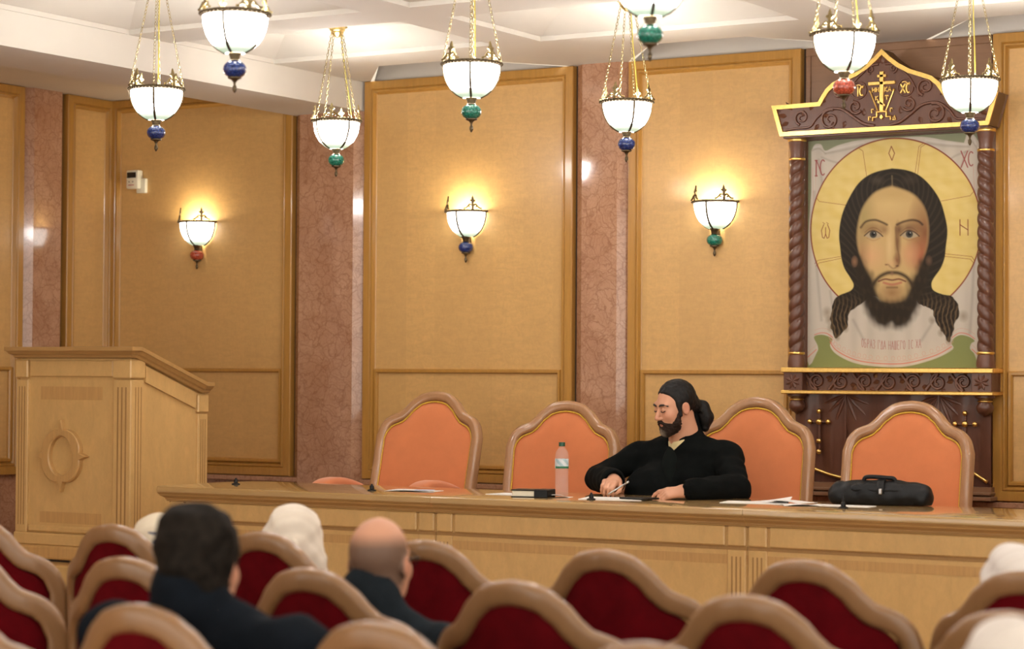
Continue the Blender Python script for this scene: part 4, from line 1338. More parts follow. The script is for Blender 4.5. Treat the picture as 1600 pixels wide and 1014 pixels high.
    bm = B(); box(bm, -0.56, 0.56, -0.085, 0.05, zz(2.862), zz(2.874), 0.003); P('under_moulding', bm, 'walnut', ped)
    cv = B()
    yc = yb - 0.002
    for s in (-1, 1):
        scroll(cv, [(s * .04, zz(2.90)), (s * .10, zz(2.915)), (s * .16, zz(2.955)), (s * .22, zz(2.995)), (s * .30, zz(3.0)), (s * .36, zz(2.96)), (s * .40, zz(2.915)), (s * .48, zz(2.91)), (s * .55, zz(2.90))], .010, .006, yc)
        scroll(cv, [(p[0] * s, p[1]) for p in spiral(.285, zz(2.945), .055, .010, PI * .6, -1.5, 18)], .009, .005, yc)
        scroll(cv, [(p[0] * s, p[1]) for p in spiral(.145, zz(3.005), .038, .008, PI * 1.2, 1.4, 18)], .008, .005, yc)
        scroll(cv, [(p[0] * s, p[1]) for p in spiral(.235, zz(3.085), .046, .009, PI * 1.4, -1.5, 18)], .009, .005, yc)
        scroll(cv, [(p[0] * s, p[1]) for p in spiral(.445, zz(2.965), .040, .008, -PI * .4, 1.5, 18)], .008, .005, yc)
        scroll(cv, [(p[0] * s, p[1]) for p in spiral(.062, zz(3.19), .022, .005, -PI * .5, 1.3, 14)], .006, .004, yc)
        scroll(cv, [(s * .02, zz(3.215)), (s * .06, zz(3.21)), (s * .12, zz(3.165)), (s * .16, zz(3.12)), (s * .20, zz(3.04))], .007, .005, yc)
        scroll(cv, [(p[0] * s, p[1]) for p in spiral(.128, zz(3.088), .043, .041, 0, 1.0, 18)], .005, .005, yc)
        for k, (x, z, a, L) in enumerate(((.50, 3.005, .9, .06), (.53, 2.975, .2, .06), (.52, 2.945, -.4, .05), (.40, 3.0, 2.0, .05), (.29, 2.955, .6, .045), (.27, 2.935, -1.6, .045), (.245, 3.10, .8, .045), (.23, 3.075, -2.2, .045), (.31, 3.04, .4, .05), (.145, 3.01, 1.2, .035), (.35, 2.925, -.9, .04), (.20, 2.935, -1.2, .04), (.10, 2.955, 1.6, .04), (.06, 2.93, 2.4, .035), (.44, 2.97, 1.8, .035), (.57, 3.0, 1.2, .04))):
            leaf(cv, s * x, zz(z), a if s > 0 else PI - a, L, .013, yc)
    leaf(cv, 0, zz(3.215), PI / 2, .055, .014, yc); leaf(cv, -.012, zz(3.22), PI / 2 + .7, .04, .01, yc); leaf(cv, .012, zz(3.22), PI / 2 - .7, .04, .01, yc)
    P('scroll_carving', cv, 'walnutlite', ped, True, 60)
    # gilded cross with letters
    bm = B()
    y0, y1 = yb - 0.014, yb + 0.001
    def bar(x0, x1, z0, z1): box(bm, x0, x1, y0, y1, zz(z0), zz(z1), 0.002)
    bar(-.011, .011, 2.974, 3.178); bar(-.024, .024, 3.146, 3.162); bar(-.073, .073, 3.108, 3.126)
    prism(bm, [(-.022, zz(3.018)), (.020, zz(2.996)), (.020, zz(3.006)), (-.022, zz(3.030))], y0, y1)
    bar(-.03, .03, 2.966, 2.974); bar(-.03, -.022, 2.945, 2.968); bar(.022, .03, 2.945, 2.968); bar(-.052, -.022, 2.940, 2.947); bar(.022, .052, 2.940, 2.947); bar(-.052, -.045, 2.924, 2.945); bar(.045, .052, 2.924, 2.945)
    prism(bm, [(0, zz(2.930)), (.010, zz(2.943)), (0, zz(2.956)), (-.010, zz(2.943))], y0, y1)
    for s in (-1, 1):
        tube(bm, [(s * .064, yb - .006, zz(3.078)), (s * .022, yb - .006, zz(2.976))], .004, 6); sphere(bm, (s * .065, yb - .006, zz(3.08)), .007, 8)
    cr = P('gilded_cross', bm, 'gold', ped)
    def let(ch, x, z, w, h, t=.0021):
        bm = B()
        for st in GL[ch]:
            sweep(bm, [(x + px * w, yb - .006, zz(z) + py * h) for px, py in st], [(t, .006), (t, -.006), (-t, -.006), (-t, .006)], (0, -1, 0))
        P('gilded_letter', bm, 'gold', cr)
    let('I', -.139, 3.060, .02, .044, .0036); let('C', -.123, 3.060, .027, .044, .0036); let('~', -.135, 3.110, .036, .006)
    let('X', .102, 3.060, .028, .046, .0036); let('C', .130, 3.060, .026, .046, .0036); let('~', .112, 3.112, .040, .006)
    let('U', -.052, 3.072, .018, .024); let('H', -.030, 3.072, .016, .024); let('K', .015, 3.072, .018, .024); let('A', .035, 3.072, .018, .024)
    let('K', -.034, 3.030, .018, .022); let('T', .019, 3.030, .019, .022)
    let('G', -.056, 2.966, .013, .020); let('G', .046, 2.966, .013, .020); let('G', -.072, 2.928, .013, .020); let('D', .060, 2.926, .017, .022)
icon_case()

# ================================================================== CHAIRS
def drop(t):
    """how far the top edge of a chair back falls below its crown, t = |x| / half width"""
    K = [(0, 0), (.14, .004), (.27, .014), (.42, .044), (.55, .086), (.64, .110), (.74, .121), (.84, .133), (.93, .158), (.98, .190), (1.0, .235)]
    for (a, da), (b, db) in zip(K[:-1], K[1:]):
        if t <= b:
            f = (t - a) / (b - a); f = f * f * (3 - 2 * f) * .35 + f * .65
            return da + (db - da) * f
    return K[-1][1]
DROPT = [drop(k / 200) for k in range(201)]
_k = np.ones(13) / 13
DROPS = np.convolve(np.concatenate([DROPT[12:0:-1], DROPT, [DROPT[-1]] * 12]), _k, 'same')[12:213]
def dropf(t):
    return float(np.interp(min(1, abs(t)), np.linspace(0, 1, 201), DROPS))

def back_parts(root, hw, ztop, zbot, bend, lean, fw, ft, fmat, pmat, pipe=None, puff=0.012, y0=0.0, panel_name='backrest', frame_name='back_frame'):
    """bent-wood back frame with an upholstered panel; local +y is the sitter's front"""
    def S(x, z):        # place a point of the flat back on the curved, leaning surface
        return y0 + bend * (x / hw) ** 2 - lean * (z - zbot)
    c = hw - fw / 2
    pts = []
    for k in range(8): pts.append((-c, zbot + (ztop - .24 - zbot) * k / 8))
    N = 56
    for k in range(N + 1):
        a = -1 + 2 * k / N
        a = math.copysign(abs(a) ** 0.8, a) if abs(a) > 0 else 0
        pts.append((c * a, ztop - fw / 2 - dropf(a)))
    for k in range(8): pts.append((c, zbot + (ztop - .24 - zbot) * (7 - k) / 8))
    path = [(x, S(x, z), z) for x, z in pts]
    ref = []
    for x, z in pts:
        ref.append(Vector((2 * bend * x / hw ** 2, -1.0, -lean)).normalized())
    bm = B(); sweep(bm, path, rrect(fw / 2, ft / 2, min(fw, ft) * .36, 4), ref)
    obj(frame_name, bm, fmat, root, True, angle=70)
    ci = hw - fw + 0.004
    NX, NZ = 40, 20
    def zt(x): return ztop - fw * 0.97 - dropf(x / ci * (1 - 0.02))
    sides = {}
    bm = B()
    for side in (1, -1):
        G = []
        for i in range(NX + 1):
            x = ci * (-1 + 2 * i / NX); col = []
            for j in range(NZ + 1):
                z = zbot + (zt(x) - zbot) * j / NZ
                ex = 1 - abs(2 * i / NX - 1) ** 6; ez = 1 - abs(2 * j / NZ - 1) ** 8
                col.append(bm.verts.new((x, S(x, z) + side * (ft * 0.22 + puff * ex * ez), z)))
            G.append(col)
        for i in range(NX):
            for j in range(NZ):
                q = [G[i][j], G[i + 1][j], G[i + 1][j + 1], G[i][j + 1]]
                bm.faces.new(q if side < 0 else q[::-1])
        sides[side] = G
    A, C = sides[1], sides[-1]
    for i in range(NX):
        bm.faces.new([A[i][NZ], A[i + 1][NZ], C[i + 1][NZ], C[i][NZ]]); bm.faces.new([A[i][0], C[i][0], C[i + 1][0], A[i + 1][0]])
    for j in range(NZ):
        bm.faces.new([A[0][j], A[0][j + 1], C[0][j + 1], C[0][j]]); bm.faces.new([A[NX][j], C[NX][j], C[NX][j + 1], A[NX][j + 1]])
    pn = obj(panel_name, bm, pmat, root, True, angle=60)
    if pipe:
        bm = B()
        pp = [(-ci + .004, z) for z in [zbot + (zt(-ci) - zbot) * k / 6 for k in range(6)]] + [(ci * (-1 + 2 * k / 50) * .992, zt(ci * (-1 + 2 * k / 50)) - .004) for k in range(51)] + [(ci - .004, z) for z in [zt(ci) - (zt(ci) - zbot) * k / 6 for k in range(1, 7)]]
        tube(bm, [(x, S(x, z) + ft * .34, z) for x, z in pp], 0.0045, 6, (0, 1, 0))
        obj('piping', bm, pipe, pn, True)
    return S

def pad(bm, x0, x1, y0, y1, z0, z1, r):
    box(bm, x0, x1, y0, y1, z0, z1, r, 4)

def make_orange(label, X, Y, rz, dz=0.0, leanx=0.16, da=-0.055):
    root = empty('conference_chair', (X, Y, STAGE), label, 'chair', 'orange chairs behind the long table', rz)
    hw = 0.325
    back_parts(root, hw, 1.20 + dz, 0.46, 0.035, leanx, 0.052, 0.058, 'chairwood', 'orange', 'piping', 0.02, y0=-0.0)
    dz += 0.0; ad = da
    bm = B(); pad(bm, -0.255, 0.255, 0.05, 0.55, 0.38, 0.49, 0.04); obj('seat', bm, 'orange', root, True)
    bm = B(); box(bm, -0.27, 0.27, 0.03, 0.54, 0.33, 0.385, 0.01); obj('seat_frame', bm, 'chairwood', root)
    for s in (-1, 1):
        bm = B()
        P_ = catmull([(s * .297, 0.0, 0.62 + ad), (s * .297, .16, 0.690 + ad), (s * .297, .34, 0.728 + ad), (s * .297, .48, 0.712 + ad), (s * .297, .55, 0.65 + ad)], 6)
        sweep(bm, P_, rrect(.056, .036, .028, 4), (0, 0, 1))
        a = obj('armrest', bm, 'orange', root, True, angle=70)
        bm = B(); tube(bm, catmull([(s * .297, .50, 0.67 + ad), (s * .297, .50, 0.52), (s * .288, .48, 0.36)], 5), 0.024, 8); obj('arm_support', bm, 'chairwood', root, True)
        for y in (0.06, 0.49):
            bm = B(); tube(bm, [(s * .245, y, 0.34), (s * .25, y + (0.02 if y > .3 else -.02), 0.0)], 0.026, 8, scales=[1, .72]); obj('leg', bm, 'chairwood', root, True, angle=50)
    return root
make_orange('orange suede armchair with tall arched wood frame, first from the lectern', -6.60, 9.95, PI + 0.03, 0.02, 0.26, 0.006)
make_orange('orange suede armchair with arched wood frame behind the water bottle', -5.742, 9.95, PI + 0.05, -0.02)
make_orange('orange suede armchair with arched wood frame partly hidden behind the seated speaker', -4.672, 9.95, PI + 0.02, 0.01)
make_orange('orange suede armchair with arched wood frame behind the black leather bag', -3.873, 9.95, PI, 0.0, 0.16, -0.035)
make_orange('orange armchair cut off by the right edge, only its wood frame side showing', -2.972, 9.95, PI, 0.0)

def make_seat(label, X, Y):
    """auditorium chair; local y = 0 is the rearmost point of the curved back"""
    root = empty('auditorium_chair', (X, Y, 0), label, 'chair', 'dark red chairs in the hall rows')
    hw = 0.298
    back_parts(root, hw, 1.12, 0.42, 0.135, 0.06, 0.060, 0.046, 'seatwood', 'red', None, 0.006, y0=0.042, panel_name='back_panel')
    bm = B(); pad(bm, -0.235, 0.235, 0.12, 0.60, 0.37, 0.46, 0.03); obj('seat', bm, 'red', root, True)
    for s in (-1, 1):
        bm = B(); box(bm, min(s * .255, s * .295), max(s * .255, s * .295), 0.20, 0.58, 0.0, 0.60, 0.01); obj('side_support', bm, 'seatwood', root)
        bm = B(); pad(bm, min(s * .248, s * .297), max(s * .248, s * .297), 0.19, 0.60, 0.60, 0.632, 0.012); obj('armrest', bm, 'seatwood', root, True, angle=60)
    return root
R1, R2, R3 = 5.52, 4.55, 3.63
seats = [
    (-5.452, R1, 'dark red chair at the left edge, front row, beside the lectern dais'),
    (-4.848, R1, 'dark red arched chair of the front row standing before the lectern'),
    (-4.244, R1, 'dark red front-row chair just left of the ivory headscarf'),
    (-3.640, R1, 'dark red front-row chair just right of the bald man'),
    (-3.036, R1, 'empty dark red front-row chair below the seated speaker'),
    (-2.432, R1, 'empty dark red front-row chair below the left end of the black bag'),
    (-1.828, R1, 'dark red front-row chair at the right edge, in front of a white headscarf'),
    (-4.560, R2, 'dark red second-row chair cut by the left edge of the view'),
    (-3.956, R2, 'dark red second-row chair just left of the dark-haired man'),
    (-3.352, R2, 'dark red second-row chair directly behind the bald man in slate jacket'),
    (-2.748, R2, 'dark red second-row chair right of the slate-jacketed shoulder, in the centre'),
    (-2.144, R2, 'dark red second-row chair whose crown stands below the loose papers on the table'),
    (-1.540, R2, 'dark red second-row chair at the right edge, just above the nearest white headscarf'),
    (-3.722, R3, 'nearest-row dark red chair in the bottom left corner, barely showing'),
    (-3.118, R3, 'nearest-row dark red chair directly behind the man in navy jacket'),
    (-2.514, R3, 'nearest-row dark red chair at the bottom edge, right of the navy jacket'),
    (-1.910, R3, 'nearest-row dark red chair, only its wooden crown at the bottom edge'),
    (-1.306, R3, 'nearest-row dark red chair under the white headscarf in the bottom right corner'),
]
proto = None
for X, Y, lab in seats:
    if proto is None: proto = make_seat(lab, X, Y)
    else: dup(proto, (X, Y, 0), 0, lab)

# ================================================================== PEOPLE
def basis(dx, dy, down=0.0, roll=0.0):
    l = math.hypot(dx, dy); dx /= l; dy /= l
    f = np.array([math.cos(down) * dx, math.cos(down) * dy, -math.sin(down)])
    r = np.array([dy, -dx, 0.0]); u = np.cross(r, f)
    r2 = math.cos(roll) * r + math.sin(roll) * u; u2 = -math.sin(roll) * r + math.cos(roll) * u
    return np.stack([r2, f, u2], 1)

def head_prims(F, Mh, H, neck=None, beardless=True):
    """skull, face, ears and neck in the head's own axes (x right, y forward, z up)"""
    F.frame(Mh, H)
    F.ell((0, -.014, .034), (.074, .094, .089), 0.0)
    F.ell((0, .034, -.028), (.060, .058, .084), .03)
    F.ell((0, .030, -.066), (.048, .052, .042), .03)
    F.ell((0, .070, -.092), (.020, .018, .018), .02)
    F.cap((-.040, .078, .030), (.040, .078, .030), .011, .011, .022)
    for s in (-1, 1):
        F.ell((s * .040, .066, -.020), (.022, .022, .024), .02)
        F.ell((s * .031, .101, .010), (.017, .015, .013), .012, 'sub')
    F.cap((0, .088, .016), (0, .112, -.026), .0075, .0115, .010)
    for s in (-1, 1):
        F.ell((s * .011, .101, -.031), (.0085, .011, .0075), .006)
        F.ell((s * .031, .083, .009), (.0135, .0125, .0125), .004)          # eyeball under the lid
        F.ell((s * .0755, -.010, -.004), (.010, .021, .032), .008)
        F.ell((s * .084, -.006, -.002), (.005, .010, .018), .005, 'sub')
    F.ell((0, .087, -.0575), (.021, .011, .0055), .006)
    F.ell((0, .086, -.068), (.019, .011, .0065), .006)
    F.cap((0, -.028, -.05), (0, -.045, -.15), .054, .058, .03)
    F.frame()

def to_local(V, Mh, H):
    return (V - np.array(H)) @ np.array(Mh)

SKIN = lin((206, 152, 122)); 
def skin_cols(V, Mh, H, base=None, lips=True):
    b = SKIN if base is None else base
    c = np.repeat(b[None], len(V), 0)
    L = to_local(V, Mh, H)
    def tint(ctr, r, col, a=1.0):
        d = np.linalg.norm((L - np.array(ctr)) / np.array(r), axis=1)
        w = (np.clip(1 - d, 0, 1) ** .8 * a)[:, None]
        c[:] = c * (1 - w) + np.array(col) * w
    if lips:
        tint((0, .095, -.062), (.026, .02, .014), lin((170, 100, 88)), .9)
        for s in (-1, 1):
            tint((s * .042, .075, -.02), (.03, .03, .03), lin((210, 140, 116)), .5)
            tint((s * .080, -.01, -.004), (.02, .03, .036), lin((205, 130, 106)), .6)
        tint((0, .112, -.028), (.02, .02, .02), lin((205, 130, 106)), .6)
    return c

def hand(F, wrist, fwd, side, up, curl, thumb_side, spread=1.0, tips=None):
    """palm, four jointed fingers of unequal length and a thumb from the side of the palm; fwd along the fingers,
    side across the palm towards the index finger, up = back of the hand"""
    w = np.array(wrist, float); f = np.array(fwd, float); f /= np.linalg.norm(f)
    sd = np.array(side, float); sd -= f * (sd @ f); sd /= np.linalg.norm(sd)
    u = np.array(up, float); u -= f * (u @ f) + sd * (u @ sd); u /= np.linalg.norm(u)
    p = lambda a, b, c: w + f * a + sd * b + u * c
    for b, L in ((.028, .082), (.010, .086), (-.010, .083), (-.028, .074)):
        F.cap(p(.005, b * .55, 0), p(L, b, .002), .0155, .0125, .012)
    for i, (b, L0, seg) in enumerate(((.028, .082, (.040, .025, .020)), (.010, .086, (.044, .028, .021)), (-.010, .083, (.041, .026, .020)), (-.028, .074, (.032, .020, .018)))):
        q = p(L0, b, .003); ang = 0.0
        rad = (.0098, .0088, .0080, .0070)
        for j, L in enumerate(seg):
            ang += curl[i][j]
            d = f * math.cos(ang) - u * math.sin(ang) + sd * (b * 3.2 * spread * .12)
            d /= np.linalg.norm(d)
            q2 = q + d * L
            F.cap(q, q2, rad[j], rad[j + 1], .004)
            q = q2
    t0 = p(.022, .024, -.004)
    t1 = p(*thumb_side[0]); t2 = p(*thumb_side[1]); t3 = p(*thumb_side[2])
    F.cap(t0, t1, .0145, .0120, .012); F.cap(t1, t2, .0105, .0095, .004); F.cap(t2, t3, .0095, .0075, .004)

# ---- the speaker at the table
def speaker():
    ox, oy = -4.70, 9.55
    root = empty('person', (ox, oy, STAGE), 'seated man in black robe with black ponytail and beard, writing at the long table', 'person')
    H = np.array([-4.818, 9.45, 1.462])
    Mh = basis(-.50, -.866, 0.24, 0.03)
    O = np.array([ox, oy, STAGE])
    lo, hi = (-5.33, 8.90, .30), (-4.33, 9.92, 1.61)
    elR, wrR = (-5.205, 9.40, 1.120), (-5.01, 9.20, 1.120)
    elL, wrL = (-4.455, 9.37, 1.092), (-4.565, 9.095, 1.094)
    shR, shL = (-5.055, 9.535, 1.222), (-4.600, 9.56, 1.226)
    def trunk(F, g):
        F.ell((-4.825, 9.545, 1.13), (.200 + g, .115 + g, .150 + g), 0.02)
        F.ell((-4.745, 9.575, .96), (.165 + g * .6, .130 + g, .17 + g), .08)
        F.ell((-4.69, 9.60, .905), (.165 + g * .6, .135 + g, .110 + g * .3), .06)
        F.cap(shR, shL, .062 + g * .6, .062 + g * .6, .05)
        F.cap((-4.95, 9.545, 1.262), (-4.81, 9.53, 1.312), .046 + g * .5, .052 + g * .3, .05)
        F.cap((-4.69, 9.555, 1.265), (-4.80, 9.53, 1.312), .046 + g * .5, .052 + g * .3, .05)
        F.chain([shR, elR], [.060 + g * .6, .046 + g * .8], .04)
        F.chain([shL, elL], [.064 + g * .6, .050 + g * .8], .04)
        F.chain([elR, wrR], [.045 + g * .8, .034 + g], .03)
        F.chain([elL, wrL], [.047 + g * .8, .032 + g], .03)
        for s in (-1, 1):
            F.chain([(-4.69 + s * .09, 9.58, .87), (-4.69 + s * .13, 9.16, .85), (-4.69 + s * .12, 9.20, .40)], [.085 + g * .4, .06 + g * .5, .042 + g], .05)
    # body: one continuous surface of skin
    F = Field(lo, hi, .0052)
    trunk(F, -.012)
    head_prims(F, Mh, H)
    F.cap((-4.815, 9.485, 1.40), (-4.805, 9.53, 1.27), .055, .062, .03)
    for s in (-1, 1):
        F.chain([(-4.69 + s * .12, 9.22, .36), (-4.69 + s * .13, 9.10, .335)], [.04, .034], .03)
    r_ = np.array([.855, .518, 0]); c_ = np.array([.46, -.888, 0])
    # right hand: loose fist round a pen, knuckles up, finger ends on the paper
    fR = np.array([.18, -.93, -.05])
    hand(F, (-4.998, 9.190, 1.118), fR, r_ - np.array([0, 0, .10]), (0, .1, 1.0), ((.55, 1.05, .55), (.60, 1.05, .5), (.62, 1.0, .5), (.62, .95, .45)),
         ((.050, .046, -.012), (.082, .052, -.028), (.104, .044, -.040)), 1.0)
    F.cap(wrR, (-4.995, 9.18, 1.118), .030, .024, .03)
    # left hand: resting on the table, fingers towards the paper, index stretched
    fL = np.array([-.93, -.32, -.16])
    hand(F, (-4.580, 9.085, 1.090), fL, c_ * .15 + np.array([-.05, .80, .45]), (.1, -.35, 1.0), ((.10, .42, .28), (.45, .62, .45), (.50, .70, .5), (.50, .75, .5)),
         ((.050, .034, -.022), (.078, .030, -.034), (.100, .022, -.036)), 1.0)
    F.cap(wrL, (-4.585, 9.087, 1.090), .028, .024, .03)
    V, Q = F.mesh()
    body = mesh_np('body', V - O, Q, 'skin', root, skin_cols(V, Mh, H))
    # robe
    F = Field((-5.36, 8.98, .30), (-4.30, 9.92, 1.50), .0085)
    trunk(F, .012)
    F.chain([(-5.16, 9.355, 1.115), (-5.022, 9.213, 1.117)], [.058, .054], .03)          # wide right sleeve
    F.chain([(-4.48, 9.30, 1.098), (-4.553, 9.125, 1.098)], [.056, .046], .03)
    F.cap((-4.69, 9.55, .85), (-4.69, 9.24, .83), .19, .17, .08)
    F.cap((-4.69, 9.26, .80), (-4.69, 9.26, .48), .18, .21, .06)
    # standing collar
    F.cap((-4.802, 9.530, 1.27), (-4.806, 9.538, 1.400), .084, .071, .03)
    F.ell((-4.935, 9.43, 1.055), (.13, .11, .13), .05)
    F.noise(.003, .10, 5)
    # open neckline, hollow sleeves, cut hem
    F.frame(Mh, H)
    F.ell((0, .075, -.085), (.062, .075, .062), .008, 'sub')
    F.frame()
    F.ell((-4.842, 9.435, 1.335), (.040, .075, .085), .006, 'sub')
    F.ell((-4.870, 9.375, 1.425), (.095, .130, .105), .012, 'sub')
    F.cap(np.array(wrR) + np.array([.012, -.012, 0]), np.array(wrR) + np.array([.03, -.2, 0]), .040, .06, .004, 'sub')
    F.cap(np.array(wrL) + np.array([-.006, 0, 0]), np.array(wrL) + np.array([-.2, -.05, 0]), .036, .06, .004, 'sub')
    V, Q = F.mesh()
    mesh_np('robe', V - O, Q, 'cassock', root)
    # vest front: a slightly paler inner cassock panel and edges of the open outer robe
    F = Field((-5.10, 9.30, .98), (-4.60, 9.62, 1.36), .007)
    F.ell((-4.842, 9.515, 1.10), (.070, .124, .20), 0)
    F.plane((-4.83, 9.52, 1.1), (0, 1, 0))
    V, Q = F.mesh(); mesh_np('inner_cassock', V - O, Q, 'greenblack', root)
    # shirt collar
    F = Field((-4.93, 9.36, 1.22), (-4.70, 9.64, 1.40), .004)
    F.cap((-4.806, 9.522, 1.25), (-4.810, 9.505, 1.335), .0735, .068, 0)
    F.ell((-4.848, 9.43, 1.355), (.026, .08, .075), .004, 'sub')
    F.plane((-4.81, 9.50, 1.33), (-.28, -.55, 1), .004)
    F.plane((-4.81, 9.50, 1.245), (0, 0, -1), .004)
    V, Q = F.mesh(); mesh_np('shirt_collar', V - O, Q, 'shirt', root)
    # hair and ponytail
    F = Field(H - .24, H + .20, .004)
    F.frame(Mh, H)
    F.ell((0, -.018, .038), (.0805, .098, .0945), 0)
    F.ell((0, -.095, -.012), (.050, .036, .040), .03)
    F.cap((-.13, .098, .030), (.13, .098, .030), .060, .060, .012, 'sub')
    F.ell((0, .125, -.050), (.13, .100, .090), .012, 'sub')
    for s in (-1, 1):
        F.ell((s * .085, -.008, -.012), (.034, .026, .036), .008, 'sub')
        F.ell((s * .07, .03, -.10), (.05, .075, .085), .01, 'sub')
        F.cap((s * .068, .018, .03), (s * .070, .022, -.03), .011, .009, .01)
    F.plane((0, -.02, -.062), (0, .35, -1), .01)
    F.chain([(0.0, -.108, -.004), (-.012, -.140, -.035), (-.020, -.146, -.085), (-.022, -.130, -.130)], [.022, .034, .036, .020], .012)
    F.frame(); F.noise(.0012, .02, 3)
    V, Q = F.mesh(); mesh_np('hair', V - O, Q, 'hairm', root)
    # beard and moustache, grey on the chin
    F = Field(H - .20, H + .16, .0035)
    F.frame(Mh, H)
    F.ell((0, .034, -.066), (.0585, .0640, .056), 0)
    F.ell((0, .074, -.098), (.032, .028, .030), .02)
    for s in (-1, 1):
        F.cap((s * .066, .020, -.012), (s * .058, .040, -.060), .0085, .016, .015)
        F.cap((s * .004, .102, -.045), (s * .028, .086, -.060), .007, .008, .006)
        F.ell((s * .036, .084, -.022), (.030, .036, .030), .01, 'sub')
    F.ell((0, .108, -.0645), (.019, .020, .0085), .004, 'sub')
    F.plane((0, .0, -.05), (0, -1, -.25), .01)
    F.frame(); F.noise(.0012, .015, 8)
    V, Q = F.mesh()
    L = to_local(V, Mh, H)
    w = np.clip(1.25 - np.linalg.norm((L - np.array([.004, .098, -.104])) / np.array([.026, .03, .024]), axis=1), 0, 1)[:, None]
    cb = lin((46, 33, 26)) * (1 - w) + lin((150, 138, 122)) * w
    mesh_np('beard', V - O, Q, 'beard', root, cb)
    for s in (-1, 1):
        bm = B()
        pts = catmull([Vector(Mh @ np.array(p) + H - O) for p in ((s * .013, .0945, .028), (s * .026, .0955, .034), (s * .042, .086, .033), (s * .054, .070, .024))], 4)
        tube(bm, pts, .0045, 6, scales=[.7 + .5 * math.sin(PI * k / (len(pts) - 1)) for k in range(len(pts))])
        obj('eyebrow', bm, 'dark', root, True)
        bm = B()
        pts = catmull([Vector(Mh @ np.array(p) + H - O) for p in ((s * .018, .0925, .005), (s * .026, .0958, .001), (s * .036, .0945, .001), (s * .045, .086, .005))], 4)
        tube(bm, pts, .0021, 5)
        obj('eyelash', bm, 'dark', root, True)
M['greenblack'] = plain('dark_inner_cassock_cloth', (0.0055, 0.0075, 0.0068, 1), 0.9, var=0.2, scale=18, spec=0.10)
speaker()

